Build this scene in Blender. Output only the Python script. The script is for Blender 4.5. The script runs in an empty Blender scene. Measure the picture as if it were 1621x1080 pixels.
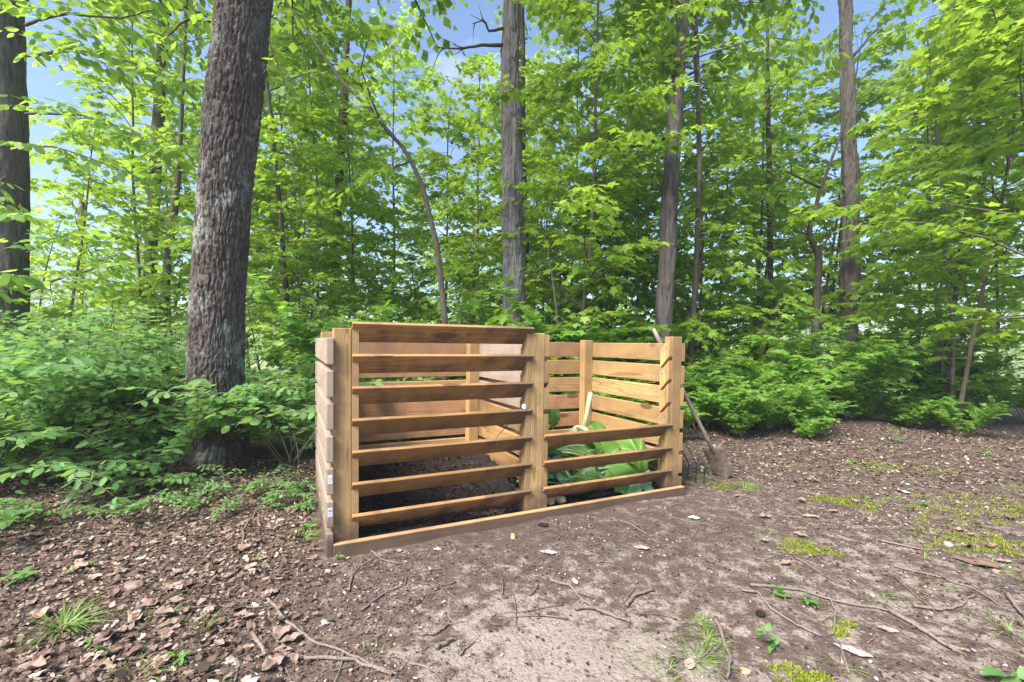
import bpy, bmesh, math, random
import numpy as np
from math import sin, cos, pi, radians, sqrt
from mathutils import Vector, Matrix

scene = bpy.context.scene
rnd = random.Random(11)
nrg = np.random.RandomState(5)

# ------------------------------------------------------------------ camera
F_PX, CY, PITCH, ROLL, EYE = 719.6, 568.6, 0.0334, 0.0138, 1.12
cam_d = bpy.data.cameras.new('camera')
cam = bpy.data.objects.new('camera', cam_d)
scene.collection.objects.link(cam)
cam_d.sensor_width = 36.0
cam_d.lens = F_PX / 1621 * 36
cam_d.shift_y = (CY - 540) / 1621
cam_d.clip_start = 0.05
cam_d.clip_end = 2000
cam.matrix_world = Matrix.Translation((0, 0, EYE)) @ Matrix.Rotation(pi/2 - PITCH, 4, 'X') @ Matrix.Rotation(ROLL, 4, 'Z')
scene.camera = cam

# ------------------------------------------------------------------ sky, sun, exposure
SUN_EL, SUN_AZ = radians(50), radians(-138)      # azimuth from +Y, clockwise
world = bpy.data.worlds.new('World'); scene.world = world; world.use_nodes = True
wn, wl = world.node_tree.nodes, world.node_tree.links
wn.clear()
w_out = wn.new('ShaderNodeOutputWorld'); w_bg = wn.new('ShaderNodeBackground')
w_sky = wn.new('ShaderNodeTexSky'); w_sky.sky_type = 'NISHITA'; w_sky.sun_disc = False
w_sky.sun_elevation = SUN_EL; w_sky.sun_rotation = SUN_AZ
w_sky.air_density = 1.0; w_sky.dust_density = 0.6; w_sky.ozone_density = 4.5
w_tc = wn.new('ShaderNodeTexCoord'); w_map = wn.new('ShaderNodeMapping'); w_map.inputs['Scale'].default_value = (1, 1, 2.6)
w_nz = wn.new('ShaderNodeTexNoise'); w_nz.inputs['Scale'].default_value = 2.2; w_nz.inputs['Detail'].default_value = 6
w_rp = wn.new('ShaderNodeValToRGB'); w_rp.color_ramp.elements[0].position = 0.56; w_rp.color_ramp.elements[1].position = 0.8
w_rp.color_ramp.elements[1].color = (0.75, 0.75, 0.75, 1)
w_mix = wn.new('ShaderNodeMixRGB'); w_mix.inputs[2].default_value = (7.5, 8.0, 9.0, 1)
wl.new(w_tc.outputs['Generated'], w_map.inputs[0]); wl.new(w_map.outputs[0], w_nz.inputs['Vector'])
wl.new(w_nz.outputs[0], w_rp.inputs[0]); wl.new(w_rp.outputs[0], w_mix.inputs[0])
wl.new(w_sky.outputs[0], w_mix.inputs[1]); wl.new(w_mix.outputs[0], w_bg.inputs['Color'])
w_bg.inputs['Strength'].default_value = 0.12
wl.new(w_bg.outputs[0], w_out.inputs['Surface'])

sun_d = bpy.data.lights.new('sun', 'SUN'); sun = bpy.data.objects.new('sun', sun_d); scene.collection.objects.link(sun)
sun_d.energy = 5.0; sun_d.angle = radians(30); sun_d.color = (1.0, 0.95, 0.86)
sdir = Vector((sin(SUN_AZ)*cos(SUN_EL), cos(SUN_AZ)*cos(SUN_EL), sin(SUN_EL)))
sun.rotation_euler = sdir.to_track_quat('Z', 'Y').to_euler(); sun.location = sdir * 50

scene.view_settings.view_transform = 'Standard'
scene.view_settings.look = 'None'
scene.view_settings.gamma = 1.0
scene.view_settings.exposure = 1.25
scene.view_settings.use_curve_mapping = False
scene.render.engine = 'CYCLES'
cy = scene.cycles
cy.use_denoising = True
cy.max_bounces = 12; cy.diffuse_bounces = 8; cy.glossy_bounces = 2; cy.transmission_bounces = 10; cy.transparent_max_bounces = 4
cy.caustics_reflective = False; cy.caustics_refractive = False
cy.sample_clamp_indirect = 6.0

# ------------------------------------------------------------------ pixel -> place helpers (measurements of the photograph)
def ray(px, py):
    x, y = px - 810.5, py - CY
    c, s = cos(ROLL), sin(ROLL)
    sx, sy = x*c + y*s, -x*s + y*c
    X, y_, z_ = sx/F_PX, 1.0, -sy/F_PX
    return X, y_*cos(PITCH) + z_*sin(PITCH), -y_*sin(PITCH) + z_*cos(PITCH)
def at(px, py, D):
    a, b, c = ray(px, py); t = D/b
    return Vector((a*t, D, EYE + c*t))
def gp(px, py, z=0.0):
    a, b, c = ray(px, py); t = (z-EYE)/c
    return Vector((a*t, b*t, z))

# ------------------------------------------------------------------ numpy value noise
def _h(ix, iy, iz, seed):
    n = (ix.astype(np.int64)*374761393 + iy.astype(np.int64)*668265263 + iz.astype(np.int64)*2147483647 + seed*974634777) & 0xffffffff
    n = ((n ^ (n >> 13)) * 1274126177) & 0xffffffff
    n = (n ^ (n >> 16)) & 0xffffffff
    return n / 4294967295.0
def vnoise(x, y, z, seed=0):
    x, y, z = np.broadcast_arrays(np.asarray(x, float), np.asarray(y, float), np.asarray(z, float))
    ix, iy, iz = np.floor(x), np.floor(y), np.floor(z)
    fx, fy, fz = x-ix, y-iy, z-iz
    fx, fy, fz = [f*f*(3-2*f) for f in (fx, fy, fz)]
    r = 0
    for a in (0, 1):
        for b in (0, 1):
            for c in (0, 1):
                w = (fx if a else 1-fx)*(fy if b else 1-fy)*(fz if c else 1-fz)
                r = r + w*_h(ix+a, iy+b, iz+c, seed)
    return r*2-1
def fbm(x, y, z, octv=3, seed=0):
    r, a, f = 0, 1.0, 1.0
    for i in range(octv):
        r = r + a*vnoise(np.asarray(x)*f, np.asarray(y)*f, np.asarray(z)*f, seed+i*17); a *= .5; f *= 2.03
    return r
def sstep(a, b, x):
    t = np.clip((np.asarray(x, float)-a)/(b-a), 0, 1); return t*t*(3-2*t)

# ------------------------------------------------------------------ ground height
def ground_h(x, y):
    x = np.asarray(x, float); y = np.asarray(y, float)
    near = 0.018*fbm(x*1.3, y*1.3, 0, 3, 3) + 0.006*fbm(x*7, y*7, 0, 2, 9)
    # the dip round the foot of the bin and the litter bank on the left
    left = 0.05*sstep(-1.6, -3.2, x)*sstep(1.5, 3.5, y)
    fall = -2.2*sstep(9.5, 30, y) - 0.5*sstep(12, 16, np.abs(x))*sstep(4, 12, y)
    far = 0.4*fbm(x*0.05, y*0.05, 3, 2, 5)*sstep(15, 40, np.hypot(x, y))
    hill = 10.0*sstep(70, 190, y + 0.2*np.abs(x))
    return near + left + fall + far + hill
def gh(x, y):
    return float(ground_h(np.array([x]), np.array([y]))[0])
def on_ground(p, lift=0.0):
    return Vector((p.x, p.y, gh(p.x, p.y)+lift))

# ------------------------------------------------------------------ object helpers
COL = scene.collection
def obj(name, me, m=None, parent=None, loc=(0, 0, 0), rot=None):
    o = bpy.data.objects.new(name, me); COL.objects.link(o)
    if m is not None and me is not None and len(me.materials) == 0:
        me.materials.append(m)
    if parent is not None: o.parent = parent
    o.location = loc
    if rot is not None: o.rotation_euler = rot
    return o
def tag(o, label=None, cat=None, group=None, kind=None):
    if label: o['label'] = label
    if cat: o['category'] = cat
    if group: o['group'] = group
    if kind: o['kind'] = kind
    return o
def thing(name, label, cat, loc=(0, 0, 0), rz=0.0, group=None, rot=None):
    o = bpy.data.objects.new(name, None); COL.objects.link(o); o.empty_display_size = .1
    o.location = loc; o.rotation_euler = rot if rot is not None else (0, 0, rz)
    return tag(o, label, cat, group)

class Geo:
    """collects faces of any size and leaves, builds ONE mesh"""
    def __init__(s):
        s.v = []; s.f = []; s.n = 0; s.mi = []
        s.leaves = {}                      # template -> list of (pos, fwd, up, size, tint)
    def add(s, vs, fs, mi=0):
        b = s.n
        s.v.extend([tuple(p) for p in vs]); s.n += len(vs)
        for f in fs:
            s.f.append([i+b for i in f]); s.mi.append(mi)
    def tube(s, pts, rad, sides=6, mi=0, cap=True):
        pts = [Vector(p) for p in pts]; n = len(pts); vs = []; up0 = None
        for i, p in enumerate(pts):
            d = (pts[min(i+1, n-1)] - pts[max(i-1, 0)])
            if d.length < 1e-9: d = Vector((0, 0, 1))
            d.normalize()
            if up0 is None:
                up0 = d.orthogonal().normalized()
            else:
                up0 = (up0 - d*up0.dot(d))
                up0 = up0.normalized() if up0.length > 1e-6 else d.orthogonal().normalized()
            w = d.cross(up0); r = rad[i] if hasattr(rad, '__len__') else rad
            for k in range(sides):
                a = 2*pi*k/sides
                vs.append(p + (up0*cos(a) + w*sin(a))*r)
        fs = [[i*sides+k, i*sides+(k+1) % sides, (i+1)*sides+(k+1) % sides, (i+1)*sides+k] for i in range(n-1) for k in range(sides)]
        if cap:
            fs.append(list(range(sides))[::-1]); fs.append([(n-1)*sides+k for k in range(sides)])
        s.add(vs, fs, mi)
    def leaf(s, tpl, pos, fwd, up, size, tint=0.5):
        s.leaves.setdefault(tpl, []).append((pos[0], pos[1], pos[2], fwd[0], fwd[1], fwd[2], up[0], up[1], up[2], size, tint))
    def build(s, name, leaf_mi=0):
        V = [np.array(s.v, float).reshape(-1, 3)]; sizes = [np.array([len(f) for f in s.f], np.int64)]
        L = [np.array([i for f in s.f for i in f], np.int64)]; MI = [np.array(s.mi, np.int64)]
        T = [np.full(len(V[0]), 0.5)]; base = len(V[0])
        for tpl, arr in s.leaves.items():
            tv, tf = LEAF[tpl]; A = np.array(arr, float); m = len(A)
            f = A[:, 3:6]; f /= np.linalg.norm(f, axis=1, keepdims=True)+1e-9
            u = A[:, 6:9]; u = u - f*(u*f).sum(1, keepdims=True); u /= np.linalg.norm(u, axis=1, keepdims=True)+1e-9
            r = np.cross(f, u)
            P = A[:, None, 0:3] + A[:, None, 9:10]*(tv[None, :, 0:1]*r[:, None, :] + tv[None, :, 1:2]*f[:, None, :] + tv[None, :, 2:3]*u[:, None, :])
            V.append(P.reshape(-1, 3)); T.append(np.repeat(A[:, 10], len(tv)))
            off = base + np.arange(m)*len(tv)
            for fc in tf:
                L.append((off[:, None] + np.array(fc)[None, :]).ravel()); sizes.append(np.full(m, len(fc), np.int64)); MI.append(np.full(m, leaf_mi))
            base += m*len(tv)
        V = np.concatenate(V); L = np.concatenate(L).astype(np.int32); sizes = np.concatenate(sizes); MI = np.concatenate(MI).astype(np.int32); T = np.concatenate(T)
        me = bpy.data.meshes.new(name)
        me.vertices.add(len(V)); me.vertices.foreach_set('co', V.ravel())
        me.loops.add(len(L)); me.loops.foreach_set('vertex_index', L)
        me.polygons.add(len(sizes)); st = np.concatenate([[0], np.cumsum(sizes)[:-1]]).astype(np.int32)
        me.polygons.foreach_set('loop_start', st); me.polygons.foreach_set('material_index', MI)
        at_ = me.attributes.new('tint', 'FLOAT', 'POINT'); at_.data.foreach_set('value', T.astype(np.float32))
        me.update(calc_edges=True); me.validate()
        return me

def _sym(right, fold=0.25, droop=0.12):
    """right half outline from base to tip -> folded leaf of two faces"""
    n = len(right)
    pts = [(x, y, -abs(x)*fold - droop*y*y) for x, y in right]
    left = [(-x, y, -abs(x)*fold - droop*y*y) for x, y in right[1:-1]]
    v = np.array(pts+left)
    fr = list(range(n)); fl = [0] + [n-1] + [n+i for i in range(n-2)][::-1]
    return v, [fr, fl]
LEAF = {
    'maple': _sym([(0, 0), (.34, .02), (.30, .24), (.56, .50), (.20, .58), (0, 1.0)], .2, .2),
    'oval': _sym([(0, 0), (.2, .16), (.3, .45), (.2, .8), (0, 1.05)], .25, .22),
    'slim': _sym([(0, 0), (.16, .3), (.14, .7), (0, 1.1)], .25, .2),
    'far': _sym([(0, 0), (.42, .45), (0, 1.0)], .2, .1),
    'litter': _sym([(0, 0), (.26, .12), (.34, .5), (.16, .7), (0, 1.0)], -.35, -.25),
    'litter2': _sym([(0, 0), (.3, .3), (.12, .42), (.36, .7), (0, 1.0)], .5, .4),
    'chip': _sym([(0, 0), (.22, .2), (.25, .8), (0, 1.0)], .4, .05),
}

def chunk_geo(G, p, size, r, mi=0):
    """a small irregular stone / crumb"""
    vs = []
    for d in ((1, 0, 0), (0, 1, 0), (-1, 0, 0), (0, -1, 0), (0, 0, 1), (0, 0, -1)):
        k = size*(0.6+0.6*r.random())
        vs.append((p[0]+d[0]*k+r.uniform(-.2, .2)*size, p[1]+d[1]*k+r.uniform(-.2, .2)*size, p[2]+d[2]*k*.6))
    G.add(vs, [[0, 1, 4], [1, 2, 4], [2, 3, 4], [3, 0, 4], [1, 0, 5], [2, 1, 5], [3, 2, 5], [0, 3, 5]], mi)

# ------------------------------------------------------------------ materials
def mat(name):
    m = bpy.data.materials.new(name); m.use_nodes = True
    nt = m.node_tree; nt.nodes.clear()
    return m, nt.nodes, nt.links
def ramp(n, els):
    r = n.new('ShaderNodeValToRGB'); e = r.color_ramp.elements
    while len(e) > 1: e.remove(e[-1])
    e[0].position = els[0][0]; e[0].color = (*els[0][1], 1)
    for p, c in els[1:]:
        x = e.new(p); x.color = (*c, 1)
    return r
def noise(n, l, vec, scale, detail=4, rough=.55, dist=0):
    t = n.new('ShaderNodeTexNoise'); t.inputs['Scale'].default_value = scale; t.inputs['Detail'].default_value = detail
    t.inputs['Roughness'].default_value = rough; t.inputs['Distortion'].default_value = dist
    if vec is not None: l.new(vec, t.inputs['Vector'])
    return t.outputs[0]
def mixc(n, l, fac, a, b, mode='MIX'):
    m = n.new('ShaderNodeMixRGB'); m.blend_type = mode
    for i, s in enumerate((fac, a, b)):
        if isinstance(s, (int, float)): m.inputs[i].default_value = s
        elif isinstance(s, tuple): m.inputs[i].default_value = (*s, 1)
        else: l.new(s, m.inputs[i])
    return m.outputs[0]
def mth(n, l, op, a, b=None, c=None):
    m = n.new('ShaderNodeMath'); m.operation = op
    for i, s in enumerate((a, b, c)):
        if s is None: continue
        if isinstance(s, (int, float)): m.inputs[i].default_value = s
        else: l.new(s, m.inputs[i])
    return m.outputs[0]
def finish(n, l, color, rough=.8, bump=None, bstr=.5, bdist=.01, spec=.3):
    o = n.new('ShaderNodeOutputMaterial'); p = n.new('ShaderNodeBsdfPrincipled')
    if isinstance(color, tuple): p.inputs['Base Color'].default_value = (*color, 1)
    else: l.new(color, p.inputs['Base Color'])
    if isinstance(rough, (int, float)): p.inputs['Roughness'].default_value = rough
    else: l.new(rough, p.inputs['Roughness'])
    p.inputs['Specular IOR Level'].default_value = spec
    if bump is not None:
        b = n.new('ShaderNodeBump'); b.inputs['Strength'].default_value = bstr; b.inputs['Distance'].default_value = bdist
        l.new(bump, b.inputs['Height']); l.new(b.outputs[0], p.inputs['Normal'])
    l.new(p.outputs[0], o.inputs['Surface'])
    return p

def leaf_mat(name, dark, light, trans, tw=.5, rough=.5, gloss=.03):
    m, n, l = mat(name)
    a = n.new('ShaderNodeAttribute'); a.attribute_name = 'tint'
    oi = n.new('ShaderNodeObjectInfo')
    f = mth(n, l, 'ADD', a.outputs['Fac'], mth(n, l, 'MULTIPLY', mth(n, l, 'SUBTRACT', oi.outputs['Random'], .5), .35))
    c = ramp(n, [(0, dark), (.5, tuple((x+y)/2 for x, y in zip(dark, light))), (1, light)]); l.new(f, c.inputs[0])
    ct = mixc(n, l, f, tuple(x*.62 for x in trans), trans)
    d = n.new('ShaderNodeBsdfDiffuse'); t = n.new('ShaderNodeBsdfTranslucent'); g = n.new('ShaderNodeBsdfGlossy')
    g.inputs['Roughness'].default_value = rough; g.inputs['Color'].default_value = (1, 1, 1, 1)
    l.new(c.outputs[0], d.inputs['Color']); l.new(ct, t.inputs['Color'])
    x = n.new('ShaderNodeMixShader'); x.inputs[0].default_value = tw; l.new(d.outputs[0], x.inputs[1]); l.new(t.outputs[0], x.inputs[2])
    y = n.new('ShaderNodeMixShader'); y.inputs[0].default_value = gloss; l.new(x.outputs[0], y.inputs[1]); l.new(g.outputs[0], y.inputs[2])
    o = n.new('ShaderNodeOutputMaterial'); l.new(y.outputs[0], o.inputs['Surface'])
    return m
M = {}
M['maple'] = leaf_mat('maple_leaf', (.10, .22, .020), (.28, .42, .035), (.56, .80, .07), .55)
M['beech'] = leaf_mat('beech_leaf', (.09, .21, .03), (.19, .36, .045), (.52, .76, .08), .55)
M['hickory'] = leaf_mat('dark_canopy_leaf', (.07, .17, .02), (.15, .28, .03), (.45, .68, .06), .5)
M['shrub'] = leaf_mat('honeysuckle_leaf', (.09, .22, .06), (.20, .37, .12), (.42, .68, .12), .45, .6, .015)
M['under'] = leaf_mat('undergrowth_leaf', (.10, .24, .04), (.22, .42, .07), (.48, .76, .08), .5)
M['grass'] = leaf_mat('grass_blade', (.10, .20, .03), (.28, .40, .10), (.35, .55, .08), .4)
M['moss'] = leaf_mat('moss_tuft', (.13, .17, .02), (.32, .36, .04), (.3, .38, .04), .25, .7, .01)
M['litter'] = None

def litter_mat():
    m, n, l = mat('dry_leaf')
    a = n.new('ShaderNodeAttribute'); a.attribute_name = 'tint'
    c = ramp(n, [(0, (.028, .020, .016)), (.3, (.085, .054, .040)), (.6, (.165, .108, .080)), (.85, (.30, .215, .165)), (1, (.45, .37, .31))])
    l.new(a.outputs['Fac'], c.inputs[0])
    finish(n, l, c.outputs[0], .75, spec=.25)
    return m
M['litter'] = litter_mat()

def wood_mat(name, light, dark, grey=0.0, stain=0.5, sill=False):
    m, n, l = mat(name)
    tc = n.new('ShaderNodeTexCoord'); oi = n.new('ShaderNodeObjectInfo')
    cmb = n.new('ShaderNodeCombineXYZ')
    r1 = mth(n, l, 'MULTIPLY', oi.outputs['Random'], 37.0); r2 = mth(n, l, 'FRACT', mth(n, l, 'MULTIPLY', oi.outputs['Random'], 91.7))
    l.new(r1, cmb.inputs[0]); l.new(mth(n, l, 'MULTIPLY_ADD', r2, .10, .01), cmb.inputs[1]); l.new(mth(n, l, 'MULTIPLY_ADD', r2, -.08, .06), cmb.inputs[2])
    add = n.new('ShaderNodeVectorMath'); add.operation = 'ADD'; l.new(tc.outputs['Object'], add.inputs[0]); l.new(cmb.outputs[0], add.inputs[1])
    mp = n.new('ShaderNodeMapping'); mp.inputs['Scale'].default_value = (.10, 1, 1); l.new(add.outputs[0], mp.inputs[0])
    P = mp.outputs[0]
    # wander of the pith along the board
    nz = n.new('ShaderNodeTexNoise'); nz.inputs['Scale'].default_value = 9; nz.inputs['Detail'].default_value = 2; l.new(P, nz.inputs['Vector'])
    sub = n.new('ShaderNodeVectorMath'); sub.operation = 'SUBTRACT'; sub.inputs[1].default_value = (.5, .5, .5); l.new(nz.outputs['Color'], sub.inputs[0])
    scl = n.new('ShaderNodeVectorMath'); scl.operation = 'SCALE'; scl.inputs['Scale'].default_value = .05; l.new(sub.outputs[0], scl.inputs[0])
    # knots
    mpk = n.new('ShaderNodeMapping'); mpk.inputs['Scale'].default_value = (2.1, 5.5, 5.5); l.new(add.outputs[0], mpk.inputs[0])
    vk = n.new('ShaderNodeTexVoronoi'); vk.inputs['Scale'].default_value = 1.0; vk.inputs['Randomness'].default_value = 1.0; l.new(mpk.outputs[0], vk.inputs['Vector'])
    kd = mth(n, l, 'SUBTRACT', 1.0, mth(n, l, 'MULTIPLY', vk.outputs['Distance'], 3.2)); kn = n.new('ShaderNodeClamp'); l.new(kd, kn.inputs[0])
    kp = mth(n, l, 'POWER', kn.outputs[0], 2.0)
    a2 = n.new('ShaderNodeVectorMath'); a2.operation = 'ADD'; l.new(P, a2.inputs[0]); l.new(scl.outputs[0], a2.inputs[1])
    sx = n.new('ShaderNodeSeparateXYZ'); l.new(a2.outputs[0], sx.inputs[0])
    rr = mth(n, l, 'SQRT', mth(n, l, 'ADD', mth(n, l, 'POWER', sx.outputs[1], 2.0), mth(n, l, 'POWER', sx.outputs[2], 2.0)))
    rr = mth(n, l, 'ADD', rr, mth(n, l, 'MULTIPLY', kp, .035))
    ring = mth(n, l, 'FRACT', mth(n, l, 'MULTIPLY', rr, 115.0))
    late = ramp(n, [(0, (.0,)*3), (.55, (.25,)*3), (.86, (1.0,)*3), (1, (.0,)*3)]); l.new(ring, late.inputs[0])
    fmp = n.new('ShaderNodeMapping'); fmp.inputs['Scale'].default_value = (3, 190, 190); l.new(add.outputs[0], fmp.inputs[0])
    fib = noise(n, l, fmp.outputs[0], 1.0, 3, .6)
    c = mixc(n, l, mth(n, l, 'MULTIPLY', late.outputs[0], .85), light, dark)
    c = mixc(n, l, mth(n, l, 'MULTIPLY', fib, .35), c, tuple(x*.55 for x in dark))
    kc = ramp(n, [(0, (0,)*3), (.42, (0,)*3), (.6, (1,)*3)]); l.new(kn.outputs[0], kc.inputs[0])
    c = mixc(n, l, mth(n, l, 'MULTIPLY', kc.outputs[0], .75), c, (.09, .04, .02))
    # board to board variation
    var = mixc(n, l, r2, (.80, .74, .70), (1.12, 1.08, 1.02)); c = mixc(n, l, 1.0, c, var, 'MULTIPLY')
    if grey > 0:
        gz = noise(n, l, fmp.outputs[0], .35, 4, .6); gm = ramp(n, [(.3, (grey*.55,)*3), (.7, (min(1, grey*1.15),)*3)]); l.new(gz, gm.inputs[0])
        c = mixc(n, l, gm.outputs[0], c, (.37, .30, .26))
    # weather blotches, dark water marks, mud splashed near the ground
    bz = noise(n, l, tc.outputs['Object'], 3.2, 5, .62); bm = ramp(n, [(.44, (0,)*3), (.62, (stain,)*3)]); l.new(bz, bm.inputs[0])
    c = mixc(n, l, bm.outputs[0], c, (.13, .085, .055))
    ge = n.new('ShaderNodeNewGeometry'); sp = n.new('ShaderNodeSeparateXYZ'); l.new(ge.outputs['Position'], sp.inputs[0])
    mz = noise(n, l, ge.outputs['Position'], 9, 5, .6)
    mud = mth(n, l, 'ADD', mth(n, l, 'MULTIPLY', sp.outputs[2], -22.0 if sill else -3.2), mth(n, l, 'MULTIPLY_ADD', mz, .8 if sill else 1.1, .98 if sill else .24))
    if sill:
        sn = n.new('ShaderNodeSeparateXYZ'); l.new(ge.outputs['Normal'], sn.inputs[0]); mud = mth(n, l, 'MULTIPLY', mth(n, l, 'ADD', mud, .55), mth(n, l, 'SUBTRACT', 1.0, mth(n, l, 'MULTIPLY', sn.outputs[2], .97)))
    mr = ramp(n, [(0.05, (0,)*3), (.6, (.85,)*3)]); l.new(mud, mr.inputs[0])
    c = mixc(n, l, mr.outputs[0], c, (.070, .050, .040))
    sm = noise(n, l, ge.outputs['Position'], 160, 2, .6); sk = ramp(n, [(.66, (0,)*3), (.70, (.5,)*3)]); l.new(sm, sk.inputs[0])
    c = mixc(n, l, mth(n, l, 'MULTIPLY', sk.outputs[0], bz), c, (.06, .04, .03))
    bmp = mth(n, l, 'ADD', mth(n, l, 'MULTIPLY', fib, .7), mth(n, l, 'MULTIPLY', late.outputs[0], .5))
    finish(n, l, c, .72, bmp, .35, .0015, .25)
    return m
M['wood'] = wood_mat('pine_board', (.60, .41, .19), (.32, .17, .06), 0, .38)
M['wood_red'] = wood_mat('reddish_pine', (.58, .35, .19), (.36, .18, .08), 0, .45)
M['wood_slat'] = wood_mat('slat_pine', (.46, .275, .12), (.25, .14, .055), 0, .85)
M['wood_sill'] = wood_mat('sill_pine', (.62, .38, .20), (.38, .20, .08), 0, .5, True)
M['wood_grey'] = wood_mat('weathered_board', (.46, .33, .22), (.33, .20, .11), .75, .35)

def bark_mat(name, dark, light, vs=(14, 14, 2.2), lichen=0.0, bd=.012):
    m, n, l = mat(name)
    tc = n.new('ShaderNodeTexCoord'); mp = n.new('ShaderNodeMapping'); mp.inputs['Scale'].default_value = vs; l.new(tc.outputs['Object'], mp.inputs[0])
    a = noise(n, l, mp.outputs[0], 1.6, 6, .65, .6); b = noise(n, l, tc.outputs['Object'], 2.2, 4, .6)
    v = n.new('ShaderNodeTexVoronoi'); v.feature = 'DISTANCE_TO_EDGE'; v.inputs['Scale'].default_value = 1.5; l.new(mp.outputs[0], v.inputs['Vector'])
    fac = mth(n, l, 'MULTIPLY_ADD', a, .8, mth(n, l, 'MULTIPLY_ADD', b, .5, -.15))
    c = ramp(n, [(.25, dark), (.55, tuple((x+y)/2 for x, y in zip(dark, light))), (.8, light)]); l.new(fac, c.inputs[0]); c = c.outputs[0]
    mps = n.new('ShaderNodeMapping'); mps.inputs['Scale'].default_value = (vs[0]*2.2, vs[1]*2.2, vs[2]*.9); l.new(tc.outputs['Object'], mps.inputs[0]); ck = ramp(n, [(.36, (.8,)*3), (.47, (0,)*3)]); l.new(noise(n, l, mps.outputs[0], 1.3, 5, .7, .5), ck.inputs[0]); c = mixc(n, l, ck.outputs[0], c, tuple(x*.5 for x in dark))
    if lichen:
        z = noise(n, l, tc.outputs['Object'], 9, 4, .7); s = noise(n, l, tc.outputs['Object'], 2.3, 2, .5)
        k = ramp(n, [(.56, (0,)*3), (.62, (lichen,)*3)]); l.new(mth(n, l, 'MULTIPLY', mth(n, l, 'ADD', z, s), .52), k.inputs[0])
        c = mixc(n, l, k.outputs[0], c, (.36, .40, .33))
    h = mth(n, l, 'SUBTRACT', mth(n, l, 'ADD', mth(n, l, 'MULTIPLY', v.outputs['Distance'], .3), a), mth(n, l, 'MULTIPLY', ck.outputs[0], .6))
    finish(n, l, c, .9, h, .8, bd, .15)
    return m
M['bark_oak'] = bark_mat('furrowed_bark', (.05, .038, .033), (.25, .205, .18), (26, 26, 5.0), .55)
M['bark_maple'] = bark_mat('grey_brown_bark', (.06, .050, .044), (.21, .18, .16), (9, 9, 2.5), .0, .008)
M['bark_shag'] = bark_mat('shaggy_bark', (.12, .10, .095), (.40, .36, .345), (22, 22, 2.0), .0, .02)
M['bark_dark'] = bark_mat('dark_bark', (.05, .038, .03), (.15, .12, .10), (22, 22, 4), .2, .006)
M['bark_young'] = bark_mat('young_bark', (.09, .07, .055), (.24, .20, .16), (30, 30, 6), .0, .004)
M['twig'] = bark_mat('dry_twig', (.13, .095, .08), (.33, .26, .23), (60, 60, 60), 0, .002)

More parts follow.
